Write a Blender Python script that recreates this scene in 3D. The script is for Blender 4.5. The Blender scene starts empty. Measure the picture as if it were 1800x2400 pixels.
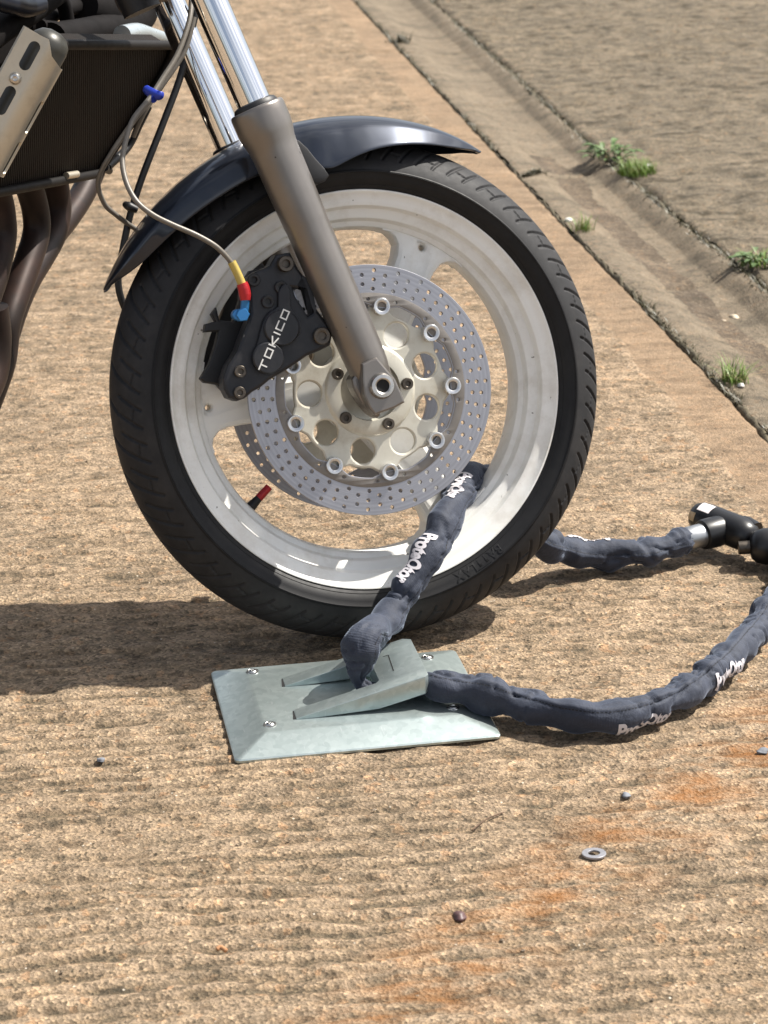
import bpy, bmesh, math, random
import numpy as np
from mathutils import Vector, Matrix

rnd = random.Random(7)
R_ = math.radians
S = bpy.context.scene
COL = S.collection

# ------------------------------------------------------------------ camera
CAM_F, CAM_YAW, CAM_PITCH, CAM_ROLL = 5204.07, 0.2532027, 0.3505655, -0.0155815
CAM_C = np.array([-0.594754, -2.345744, 1.036660])
def cam_axes():
    cy, sy = math.cos(CAM_YAW), math.sin(CAM_YAW)
    f = np.array([sy*math.cos(CAM_PITCH), cy*math.cos(CAM_PITCH), -math.sin(CAM_PITCH)])
    r = np.array([cy, -sy, 0.0]); u = np.cross(r, f)
    c, s = math.cos(CAM_ROLL), math.sin(CAM_ROLL)
    return f, r*c+u*s, u*c-r*s
CF, CR, CU = cam_axes()
cd = bpy.data.cameras.new('camera'); cam = bpy.data.objects.new('camera', cd); COL.objects.link(cam)
cd.sensor_width = 36; cd.sensor_fit = 'AUTO'; cd.lens = CAM_F/2400*36
cd.clip_start = .05; cd.clip_end = 300
M = Matrix(((CR[0], CU[0], -CF[0], CAM_C[0]), (CR[1], CU[1], -CF[1], CAM_C[1]), (CR[2], CU[2], -CF[2], CAM_C[2]), (0, 0, 0, 1)))
cam.matrix_world = M
cd.dof.use_dof = True; cd.dof.focus_distance = 2.45; cd.dof.aperture_fstop = 14
S.camera = cam

# ------------------------------------------------------------------ sky, sun, exposure
SUN_AZ, SUN_EL = 5.0, 54.0
w = bpy.data.worlds.new('World'); S.world = w; w.use_nodes = True
nt = w.node_tree; nt.nodes.clear()
sky = nt.nodes.new('ShaderNodeTexSky'); sky.sky_type = 'NISHITA'; sky.sun_disc = False
sky.sun_elevation = R_(SUN_EL); sky.sun_rotation = R_(90-SUN_AZ)
sky.air_density = 1.0; sky.dust_density = 3.0; sky.ozone_density = 1.0
bg = nt.nodes.new('ShaderNodeBackground'); bg.inputs[1].default_value = .075
wo = nt.nodes.new('ShaderNodeOutputWorld')
# hazy sky with broken white cloud
tc = nt.nodes.new('ShaderNodeTexCoord'); mpw = nt.nodes.new('ShaderNodeMapping'); mpw.inputs['Scale'].default_value = (1, 1, 2.2)
nz = nt.nodes.new('ShaderNodeTexNoise'); nz.inputs['Scale'].default_value = 2.6; nz.inputs['Detail'].default_value = 7; nz.inputs['Roughness'].default_value = .58
rz = nt.nodes.new('ShaderNodeValToRGB'); rz.color_ramp.elements[0].position = .46; rz.color_ramp.elements[1].position = .62
hz_ = nt.nodes.new('ShaderNodeHueSaturation'); hz_.inputs['Saturation'].default_value = .72
hc = nt.nodes.new('ShaderNodeHueSaturation'); hc.inputs['Saturation'].default_value = .12; hc.inputs['Value'].default_value = 2.1
mxw = nt.nodes.new('ShaderNodeMix'); mxw.data_type = 'RGBA'
for a_, b_ in ((tc.outputs['Generated'], mpw.inputs[0]), (mpw.outputs[0], nz.inputs['Vector']), (nz.outputs[0], rz.inputs[0]), (sky.outputs[0], hz_.inputs['Color']), (sky.outputs[0], hc.inputs['Color']),
               (rz.outputs[0], mxw.inputs[0]), (hz_.outputs[0], mxw.inputs[6]), (hc.outputs[0], mxw.inputs[7]), (mxw.outputs[2], bg.inputs[0]), (bg.outputs[0], wo.inputs[0])): nt.links.new(a_, b_)
SD = Vector((math.cos(R_(SUN_AZ))*math.cos(R_(SUN_EL)), math.sin(R_(SUN_AZ))*math.cos(R_(SUN_EL)), math.sin(R_(SUN_EL))))
sl = bpy.data.lights.new('sun', 'SUN'); sl.energy = 4.8; sl.angle = R_(.53); sl.color = (1, .95, .87)
so = bpy.data.objects.new('sun', sl); COL.objects.link(so); so.rotation_euler = SD.to_track_quat('Z', 'Y').to_euler(); so.location = (3, 1, 5)
vs = S.view_settings; vs.view_transform = 'Standard'; vs.look = 'None'; vs.exposure = 0.88; vs.gamma = 1; vs.use_curve_mapping = False

# ------------------------------------------------------------------ frames
RW, RM = .290, .058                 # tyre radius, tyre section radius
LEAN = .280604
ROT = np.array(Matrix.Rotation(-LEAN, 3, 'X'))
CTR = np.array([0, 0, RM]) + ROT @ np.array([0, 0, RW-RM])     # wheel centre in the world
def wl(P):                          # wheel frame (origin axle, y along axle, away from camera) to world
    P = np.asarray(P, float); return P @ ROT.T + CTR
def ray(px, py): return CF + CR*(px-900)/CAM_F - CU*(py-1200)/CAM_F
def gz(px, py, z=0.0):              # picture point on a level plane
    d = ray(px, py); return CAM_C + d*((z-CAM_C[2])/d[2])
def aty(px, py, y):                 # picture point on the plane y = const
    d = ray(px, py); return CAM_C + d*((y-CAM_C[1])/d[1])
def wp(px, py, y):                  # picture point on a plane of the wheel frame -> (x, z)
    o = ROT.T @ (CAM_C-CTR); e = ROT.T @ ray(px, py); q = o+e*((y-o[1])/e[1]); return q[0], q[2]
def w3(px, py, y):
    x, z = wp(px, py, y); return wl([x, y, z])
# body of the motorcycle: bars are turned, so the body heads nearer the camera than the wheel
PH, LA, TI = R_(30), R_(12), R_(27)
HD = np.array([math.cos(PH), -math.sin(PH), 0]); RT0 = np.array([-math.sin(PH), -math.cos(PH), 0]); ZZ = np.array([0, 0, 1.])
RT = RT0*math.cos(LA)+ZZ*math.sin(LA); UP = ZZ*math.cos(LA)-RT0*math.sin(LA)
UR = UP*math.cos(TI)+HD*math.sin(TI); NR = np.cross(UR, RT); NR = NR if NR @ HD > 0 else -NR
RAD0 = -.40*HD+.58*UP
def pl(px, py, P0, n):
    d = ray(px, py); return CAM_C + d*(((P0-CAM_C) @ n)/(d @ n))

# ------------------------------------------------------------------ object helpers
def put(name, V, F, mat, parent=None, smooth=True, auto=None):
    V = np.asarray(V, float)
    c = (V.min(0)+V.max(0))/2
    me = bpy.data.meshes.new(name)
    me.from_pydata((V-c).tolist(), [], [tuple(f) for f in F]); me.update()
    bm = bmesh.new(); bm.from_mesh(me); bmesh.ops.recalc_face_normals(bm, faces=bm.faces); bm.to_mesh(me); bm.free()
    if mat: me.materials.append(mat)
    o = bpy.data.objects.new(name, me); o.location = c; COL.objects.link(o)
    if smooth:
        me.polygons.foreach_set('use_smooth', [True]*len(me.polygons))
        if auto: me.set_sharp_from_angle(angle=R_(auto))
    if parent: adopt(o, parent)
    return o
def adopt(o, parent):
    bpy.context.view_layer.update()
    o.parent = parent; o.matrix_parent_inverse = parent.matrix_world.inverted()
def empty(name, loc, label, cat, group=None):
    o = bpy.data.objects.new(name, None); COL.objects.link(o); o.location = loc; o.empty_display_size = .05
    tag(o, label, cat, group); bpy.context.view_layer.update(); return o
def tag(o, label, cat, group=None):
    o['label'] = label; o['category'] = cat
    if group: o['group'] = group
    return o
def fit_mod(o, kind, **k):
    m = o.modifiers.new(kind.lower(), kind)
    for a, b in k.items(): setattr(m, a, b)
    return m
def bake(o):
    dg = bpy.context.evaluated_depsgraph_get(); me = bpy.data.meshes.new_from_object(o.evaluated_get(dg))
    o.modifiers.clear(); o.data = me; return o
class MB:
    def __init__(s): s.v = []; s.f = []
    def add(s, V, F):
        n = len(s.v); s.v += [tuple(map(float, q)) for q in V]; s.f += [tuple(i+n for i in f) for f in F]; return s
def cat_rom(P, per=8, closed=False):
    P = np.asarray(P, float); n = len(P); out = []
    for i in range(n-1):
        p0 = P[max(i-1, 0)]; p1 = P[i]; p2 = P[i+1]; p3 = P[min(i+2, n-1)]
        for k in range(per):
            t = k/per
            out.append(.5*((2*p1)+(-p0+p2)*t+(2*p0-5*p1+4*p2-p3)*t*t+(-p0+3*p1-3*p2+p3)*t**3))
    out.append(P[-1]); return np.array(out)
def frames(P, ref=(0.1, -.8, .6)):
    T = np.gradient(P, axis=0); T /= np.linalg.norm(T, axis=1)[:, None]
    ref = np.asarray(ref, float); N = ref[None]-T*(T @ ref)[:, None]
    bad = np.linalg.norm(N, axis=1) < .15
    N /= np.maximum(np.linalg.norm(N, axis=1), 1e-6)[:, None]
    if bad.any():
        N = N.copy(); N[0] = N[0] if not bad[0] else np.cross(T[0], [1, 0, .3])
        for i in range(1, len(P)):
            n = N[i-1]-T[i]*(N[i-1] @ T[i]); N[i] = n/np.linalg.norm(n)
    return T, N, np.cross(T, N)
def tube_geo(P, r, n=14, caps=True):
    P = np.asarray(P, float); r = np.full(len(P), r) if np.isscalar(r) else np.asarray(r)
    T, N, B = frames(P)
    a = np.linspace(0, 2*math.pi, n, endpoint=False)
    V = (P[:, None]+r[:, None, None]*(np.cos(a)[None, :, None]*N[:, None]+np.sin(a)[None, :, None]*B[:, None])).reshape(-1, 3)
    F = [(i*n+j, i*n+(j+1) % n, (i+1)*n+(j+1) % n, (i+1)*n+j) for i in range(len(P)-1) for j in range(n)]
    if caps: F += [tuple(range(n))[::-1], tuple((len(P)-1)*n+j for j in range(n))]
    return V, F
def tube(name, P, r, mat, parent=None, n=14, per=6, auto=50):
    if per: 
        k = len(P); P2 = cat_rom(P, per)
        if not np.isscalar(r): r = np.interp(np.linspace(0, k-1, len(P2)), range(k), r)
        P = P2
    V, F = tube_geo(P, r, n); return put(name, V, F, mat, parent, True, auto)
def lathe_geo(prof, n=96, closed=True):
    # profile [(r, y)] spun about the wheel axle (y); closed joins last to first
    m = len(prof); V = []; F = []
    for i in range(n):
        a = 2*math.pi*i/n
        for r, y in prof: V.append((r*math.cos(a), y, r*math.sin(a)))
    for i in range(n):
        for j in range(m if closed else m-1):
            F.append((i*m+j, i*m+(j+1) % m, ((i+1) % n)*m+(j+1) % m, ((i+1) % n)*m+j))
    return np.array(V), F
def plate_geo(outer, holes=(), y0=-.01, y1=0.0, bev=.0006):
    cu = bpy.data.curves.new('tmp', 'CURVE'); cu.dimensions = '2D'; cu.fill_mode = 'BOTH'
    cu.extrude = (y1-y0)/2-bev; cu.bevel_depth = bev; cu.bevel_resolution = 1; cu.offset = -bev
    for pts in [outer]+list(holes):
        sp = cu.splines.new('POLY'); sp.points.add(len(pts)-1); sp.use_cyclic_u = True
        for q, (x, z) in zip(sp.points, pts): q.co = (x, z, 0, 1)
    o = bpy.data.objects.new('tmp', cu); COL.objects.link(o)
    dg = bpy.context.evaluated_depsgraph_get(); me = bpy.data.meshes.new_from_object(o.evaluated_get(dg))
    bm = bmesh.new(); bm.from_mesh(me); bmesh.ops.remove_doubles(bm, verts=bm.verts, dist=1e-6); bm.to_mesh(me); bm.free()
    V = np.array([v.co[:] for v in me.vertices]); F = [tuple(p.vertices) for p in me.polygons]
    bpy.data.objects.remove(o); bpy.data.curves.remove(cu); bpy.data.meshes.remove(me)
    return np.stack([V[:, 0], (y0+y1)/2-V[:, 2], V[:, 1]], -1), F
def circ(x, z, r, n=16, a0=0): return [(x+r*math.cos(a0+2*math.pi*i/n), z+r*math.sin(a0+2*math.pi*i/n)) for i in range(n)]
def smooth2(pts, per=5):
    P = [(p[0], p[1], 0) for p in pts]; n = len(P); Q = cat_rom([P[-1]]+P+[P[0], P[1]], per)
    return [(q[0], q[1]) for q in Q[per:per*(n+1)]]
def disc_bolt(name, x, z, y, r, h, mat, parent, hexr=.5, depth=.6, dark=None):
    # socket head bolt: lathe with a recessed socket, axis along -y of the wheel frame
    prof = [(r*1.0, 0), (r*1.0, -h*.85), (r*.9, -h), (r*hexr*1.08, -h), (r*hexr, -h*.96), (r*hexr, -h*(1-depth)), (0.0002, -h*(1-depth))]
    V, F = lathe_geo(prof, 18, False)
    return put(name, wl(V+np.array([x, y, z])), F, mat, parent, True, 35)
def text_mesh(s, size, bold=0.0, cuts=2):
    cu = bpy.data.curves.new('tmp', 'FONT'); cu.body = s; cu.size = size; cu.offset = bold; cu.resolution_u = 4
    o = bpy.data.objects.new('tmp', cu); COL.objects.link(o)
    dg = bpy.context.evaluated_depsgraph_get(); me = bpy.data.meshes.new_from_object(o.evaluated_get(dg))
    bm = bmesh.new(); bm.from_mesh(me); bmesh.ops.triangulate(bm, faces=bm.faces)
    if cuts: bmesh.ops.subdivide_edges(bm, edges=bm.edges, cuts=cuts, use_grid_fill=True)
    bm.to_mesh(me); bm.free()
    V = np.array([v.co[:] for v in me.vertices]); F = [tuple(p.vertices) for p in me.polygons]
    bpy.data.objects.remove(o); bpy.data.curves.remove(cu); bpy.data.meshes.remove(me)
    return V, F
def vnoise(X, Y, sc, seed):
    r = np.random.RandomState(seed); L = r.rand(256, 256)
    x = X*sc+1000.3; y = Y*sc+1000.7; xi = np.floor(x).astype(int); yi = np.floor(y).astype(int); fx = x-xi; fy = y-yi
    fx = fx*fx*(3-2*fx); fy = fy*fy*(3-2*fy)
    g = lambda a, b: L[a % 256, b % 256]
    return (g(xi, yi)*(1-fx)+g(xi+1, yi)*fx)*(1-fy)+(g(xi, yi+1)*(1-fx)+g(xi+1, yi+1)*fx)*fy-.5

# ------------------------------------------------------------------ materials
def nodes(name):
    m = bpy.data.materials.new(name); m.use_nodes = True; t = m.node_tree; return m, t, t.nodes['Principled BSDF']
def N(t, kind, **k):
    n = t.nodes.new('ShaderNode'+kind)
    for a, b in k.items():
        if a.startswith('i_'):
            n.inputs[int(a[2:]) if a[2:].isdigit() else a[2:].replace('_', ' ')].default_value = b
        else: setattr(n, a, b)
    return n
def L(t, a, b): t.links.new(a, b)
def ramp(t, stops):
    n = t.nodes.new('ShaderNodeValToRGB'); e = n.color_ramp.elements
    while len(e) < len(stops): e.new(.5)
    for q, (p, c) in zip(e, stops): q.position = p; q.color = c if len(c) == 4 else (*c, 1)
    return n
def mixc(t, fac, a, b, blend='MIX'):
    n = t.nodes.new('ShaderNodeMix'); n.data_type = 'RGBA'; n.blend_type = blend
    for s, v in ((n.inputs[0], fac), (n.inputs[6], a), (n.inputs[7], b)):
        if hasattr(v, 'links') or isinstance(v, bpy.types.NodeSocket): L(t, v, s)
        else: s.default_value = v if not isinstance(v, tuple) else (v if len(v) == 4 else (*v, 1))
    return n.outputs[2]
def pos(t, scale=(1, 1, 1), rot=0.0):
    g = N(t, 'NewGeometry'); m = N(t, 'Mapping'); m.inputs['Scale'].default_value = scale; m.inputs['Rotation'].default_value = (0, 0, rot)
    L(t, g.outputs['Position'], m.inputs[0]); return m.outputs[0]
def noise(t, vec, scale, detail=4, rough=.6):
    n = N(t, 'TexNoise'); n.inputs['Scale'].default_value = scale; n.inputs['Detail'].default_value = detail; n.inputs['Roughness'].default_value = rough
    L(t, vec, n.inputs['Vector']); return n.outputs[0]
def bump(t, h, strength, dist, prev=None):
    b = N(t, 'Bump'); b.inputs['Strength'].default_value = strength; b.inputs['Distance'].default_value = dist; L(t, h, b.inputs['Height'])
    if prev: L(t, prev, b.inputs['Normal'])
    return b.outputs[0]
def pbr(name, col, rough=.5, metal=0.0, var=.18, vs_=40, rvar=.12, bs=0.0, bsc=300, bd=.0005, coat=0.0, spec=.5, dust=None, dust_amt=.3, dust_sc=25):
    m, t, p = nodes(name); v = pos(t)
    c0 = tuple(x*(1-var) for x in col); c1 = tuple(min(1, x*(1+var)) for x in col)
    n = noise(t, v, vs_, 5); r = ramp(t, [(.3, c0), (.7, c1)]); L(t, n, r.inputs[0]); out = r.outputs[0]
    if dust:
        n2 = noise(t, v, dust_sc, 7, .7); r2 = ramp(t, [(.48, (0, 0, 0)), (.75, (dust_amt,)*3)]); L(t, n2, r2.inputs[0])
        out = mixc(t, r2.outputs[0], out, dust)
    L(t, out, p.inputs['Base Color'])
    n3 = noise(t, v, vs_*2.3, 4); mr = N(t, 'MapRange'); mr.inputs[3].default_value = max(.02, rough-rvar); mr.inputs[4].default_value = min(1, rough+rvar); L(t, n3, mr.inputs[0]); L(t, mr.outputs[0], p.inputs['Roughness'])
    p.inputs['Metallic'].default_value = metal; p.inputs['Specular IOR Level'].default_value = spec
    p.inputs['Coat Weight'].default_value = coat; p.inputs['Coat Roughness'].default_value = .06
    if bs: L(t, bump(t, noise(t, v, bsc, 3), bs, bd), p.inputs['Normal'])
    return m

M_white = pbr('ivory_rim_paint', (.83, .825, .79), .48, 0, .04, 14, .08, coat=.08, dust=(.34, .27, .17), dust_amt=.45, dust_sc=13)
M_tyre = pbr('tread_rubber', (.0155, .0155, .017), .66, 0, .25, 60, .1, .25, 900, .0003, spec=.35, dust=(.07, .062, .055), dust_amt=.25, dust_sc=18)
M_wall = pbr('sidewall_rubber', (.008, .008, .009), .55, 0, .25, 60, .1, .1, 900, .0003, spec=.3, dust=(.03, .027, .022), dust_amt=.2, dust_sc=18)
M_tletter = pbr('raised_rubber', (.009, .009, .009), .6, 0, .1)
M_disc = pbr('brushed_disc_steel', (.40, .40, .425), .40, .9, .05, 30, .06)
def ring_wear(m):
    t = m.node_tree; p = t.nodes['Principled BSDF']
    g = N(t, 'TexCoord'); mp = N(t, 'Mapping'); mp.inputs['Rotation'].default_value = (LEAN, 0, 0); L(t, g.outputs['Object'], mp.inputs[0])
    sx = N(t, 'SeparateXYZ'); L(t, mp.outputs[0], sx.inputs[0])
    a = N(t, 'Math', operation='MULTIPLY'); L(t, sx.outputs[0], a.inputs[0]); L(t, sx.outputs[0], a.inputs[1])
    b = N(t, 'Math', operation='MULTIPLY_ADD'); L(t, sx.outputs[2], b.inputs[0]); L(t, sx.outputs[2], b.inputs[1]); L(t, a.outputs[0], b.inputs[2])
    r = N(t, 'Math', operation='SQRT'); L(t, b.outputs[0], r.inputs[0])
    cx = N(t, 'CombineXYZ'); L(t, r.outputs[0], cx.inputs[0])
    n = noise(t, cx.outputs[0], 420, 3, .7); old = p.inputs['Base Color'].links[0].from_socket
    rr_ = ramp(t, [(.3, (.78, .78, .80)), (.7, (1.12, 1.12, 1.12))]); L(t, n, rr_.inputs[0])
    L(t, mixc(t, 1.0, old, rr_.outputs[0], 'MULTIPLY'), p.inputs['Base Color'])
    L(t, bump(t, n, .12, .0004), p.inputs['Normal'])
ring_wear(M_disc)
M_disc_hub = pbr('dull_disc_steel', (.24, .22, .20), .5, .8, .15, 40)
M_carrier = pbr('champagne_alloy', (.60, .575, .49), .40, .3, .07, 25, .08, dust=(.24, .17, .08), dust_amt=.45, dust_sc=30)
M_bobbin = pbr('bobbin_steel', (.66, .66, .66), .3, .9, .06, 60)
def chips(m, col, scale, lo, amt=.8):
    t = m.node_tree; p = t.nodes['Principled BSDF']; v = pos(t); old = p.inputs['Base Color'].links[0].from_socket
    n = noise(t, v, scale, 2, .5); r = ramp(t, [(lo, (0, 0, 0)), (lo+.02, (amt,)*3)]); L(t, n, r.inputs[0])
    L(t, mixc(t, r.outputs[0], old, col), p.inputs['Base Color'])
chips(M_white, (.10, .08, .06), 120, .745)
M_fork = pbr('bronze_grey_fork_paint', (.215, .198, .182), .34, .75, .08, 20, .05, .06, 1200, .0002, dust=(.20, .16, .12), dust_amt=.12)
chips(M_fork, (.05, .045, .04), 150, .76)
M_chrome = pbr('hard_chrome', (.82, .83, .85), .07, 1, .02, 10, .03)
M_black = pbr('satin_black_metal', (.006, .006, .007), .5, .0, .2, 40, .1)
M_blackdull = pbr('dull_black_dirt', (.006, .005, .005), .8, 0, .3, 40, spec=.12)
M_caliper = pbr('caliper_grey', (.016, .017, .021), .45, .25, .2, 60, .1, .15, 900, .0002, dust=(.05, .045, .04), dust_amt=.3, dust_sc=60)
chips(M_caliper, (.16, .15, .14), 170, .755, .7)
M_bolt = pbr('dark_bolt_steel', (.10, .085, .07), .42, .85, .25, 150)
M_boltc = pbr('bright_bolt_steel', (.55, .53, .5), .3, 1, .1, 100)
M_recess_shade = pbr('painted_recess_shade', (.006, .006, .006), .8, 0, .1)  # near-black colour standing in for the shade inside recesses
M_paint = pbr('midnight_blue_paint', (.017, .022, .034), .34, .5, .06, 20, .04, coat=.75, spec=.2, dust=(.12, .11, .10), dust_amt=.05)
M_hose = pbr('braided_hose_grey', (.15, .135, .115), .42, .2, .1, 200, .08, .3, 1500, .0003)
M_yellow = pbr('yellow_hose_sleeve', (.46, .35, .09), .4, 0, .1)
M_red = pbr('red_anodised', (.42, .02, .025), .3, .35, .1)
M_blue = pbr('blue_anodised', (.03, .16, .38), .3, .4, .1)
M_bluedk = pbr('blue_clip', (.01, .03, .30), .35, .1, .1)
M_alloy = pbr('satin_aluminium', (.56, .51, .42), .42, .8, .06, 20, .08, dust=(.16, .12, .08), dust_amt=.22, dust_sc=50)
M_pipe = pbr('brown_header_steel', (.022, .015, .013), .5, .3, .3, 14, .12, spec=.3, dust=(.05, .020, .012), dust_amt=.5, dust_sc=14)
M_lock = pbr('lock_plastic', (.008, .008, .009), .36, 0, .15, 40, .08)
M_silver = pbr('silver_ferrule', (.40, .41, .42), .42, 1, .06)
M_print = pbr('white_ink', (.56, .54, .57), .7, 0, .06, 200)
M_tok = pbr('white_letter_paint', (.66, .66, .64), .5, 0, .06)
M_sticker = pbr('pale_sticker', (.80, .74, .72), .45, 0, .05)
M_sticker2 = pbr('tan_sticker', (.50, .36, .20), .45, 0, .3, 120)
M_zinc_b = pbr('bolt_zinc', (.6, .6, .58), .28, 1, .1, 200)
M_washer = pbr('grey_washer_steel', (.30, .30, .32), .5, .6, .12, 200)

def make_tread_mat():
    return M_tyre
def zinc():
    m, t, p = nodes('galvanised_zinc'); v = pos(t)
    vo = N(t, 'TexVoronoi'); vo.inputs['Scale'].default_value = 160; L(t, v, vo.inputs['Vector'])
    sp = N(t, 'SeparateColor'); L(t, vo.outputs['Color'], sp.inputs[0])
    a = ramp(t, [(0, (.41, .48, .475)), (1, (.51, .58, .57))]); L(t, sp.outputs[0], a.inputs[0])
    n = noise(t, v, 22, 6, .65); b = ramp(t, [(.42, (0, 0, 0)), (.68, (.6, .6, .6))]); L(t, n, b.inputs[0])
    c = mixc(t, b.outputs[0], a.outputs[0], (.34, .40, .40))
    n4 = noise(t, pos(t, (260, 40, 40)), 1, 2); b4 = ramp(t, [(.68, (0, 0, 0)), (.74, (.35, .35, .35))]); L(t, n4, b4.inputs[0])
    c = mixc(t, b4.outputs[0], c, (.70, .72, .72))
    L(t, c, p.inputs['Base Color']); p.inputs['Metallic'].default_value = .85
    mr = N(t, 'MapRange'); mr.inputs[3].default_value = .34; mr.inputs[4].default_value = .46; L(t, n, mr.inputs[0]); L(t, mr.outputs[0], p.inputs['Roughness'])
    L(t, bump(t, noise(t, v, 300, 3), .06, .0004), p.inputs['Normal'])
    return m
M_zinc = zinc()
def cloth():
    m, t, p = nodes('navy_woven_sleeve'); v = pos(t)
    n = noise(t, v, 35, 6, .65); r = ramp(t, [(.3, (.013, .018, .033)), (.7, (.029, .037, .060))]); L(t, n, r.inputs[0])
    n2 = noise(t, v, 900, 2); r2 = ramp(t, [(.3, (.75, .75, .75)), (.7, (1.2, 1.2, 1.2))]); L(t, n2, r2.inputs[0])
    L(t, mixc(t, 1.0, r.outputs[0], r2.outputs[0], 'MULTIPLY'), p.inputs['Base Color'])
    p.inputs['Roughness'].default_value = .75; p.inputs['Sheen Weight'].default_value = .3; p.inputs['Sheen Roughness'].default_value = .4
    p.inputs['Sheen Tint'].default_value = (.6, .7, .9, 1)
    uv = N(t, 'UVMap'); uv.uv_map = 'weave'; wb = N(t, 'TexWave'); wb.wave_type = 'BANDS'; wb.bands_direction = 'X'; wb.inputs['Scale'].default_value = .24; wb.inputs['Distortion'].default_value = .6; L(t, uv.outputs[0], wb.inputs[0])
    wv = wb.outputs[0]
    b1 = bump(t, noise(t, v, 60, 4, .6), .5, .004); b2 = bump(t, wv, .25, .0005, b1)
    L(t, b2, p.inputs['Normal']); return m
M_cloth = cloth()
def rad_core():
    m, t, p = nodes('radiator_core')
    g = N(t, 'TexCoord'); mp = N(t, 'Mapping'); L(t, g.outputs['Object'], mp.inputs[0])
    wv = N(t, 'TexWave'); wv.wave_type = 'BANDS'; wv.bands_direction = 'DIAGONAL'; wv.inputs['Scale'].default_value = 95; L(t, mp.outputs[0], wv.inputs[0])
    n = noise(t, mp.outputs[0], 18, 5); 
    a = ramp(t, [(0, (.003, .0025, .002)), (1, (.013, .010, .008))]); L(t, wv.outputs[0], a.inputs[0])
    b = ramp(t, [(.4, (0, 0, 0)), (.75, (.5, .5, .5))]); L(t, n, b.inputs[0])
    L(t, mixc(t, b.outputs[0], a.outputs[0], (.018, .010, .007)), p.inputs['Base Color'])
    p.inputs['Specular IOR Level'].default_value = .15; p.inputs['Roughness'].default_value = .7; L(t, bump(t, wv.outputs[0], .8, .002), p.inputs['Normal']); return m
M_core = rad_core()
def leafm(name, c0, c1):
    m, t, p = nodes(name); v = pos(t); n = noise(t, v, 60, 3); r = ramp(t, [(.3, c0), (.7, c1)]); L(t, n, r.inputs[0]); L(t, r.outputs[0], p.inputs['Base Color'])
    p.inputs['Roughness'].default_value = .5; p.inputs['Subsurface Weight'].default_value = 0.0; return m
M_grass = leafm('fresh_grass', (.085, .15, .018), (.17, .26, .04))
M_weed = leafm('dark_weed_leaf', (.045, .09, .025), (.11, .17, .05))
M_moss = leafm('brown_moss', (.035, .03, .012), (.085, .075, .03))
M_dry = leafm('dry_straw', (.22, .15, .06), (.34, .25, .11))

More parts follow.
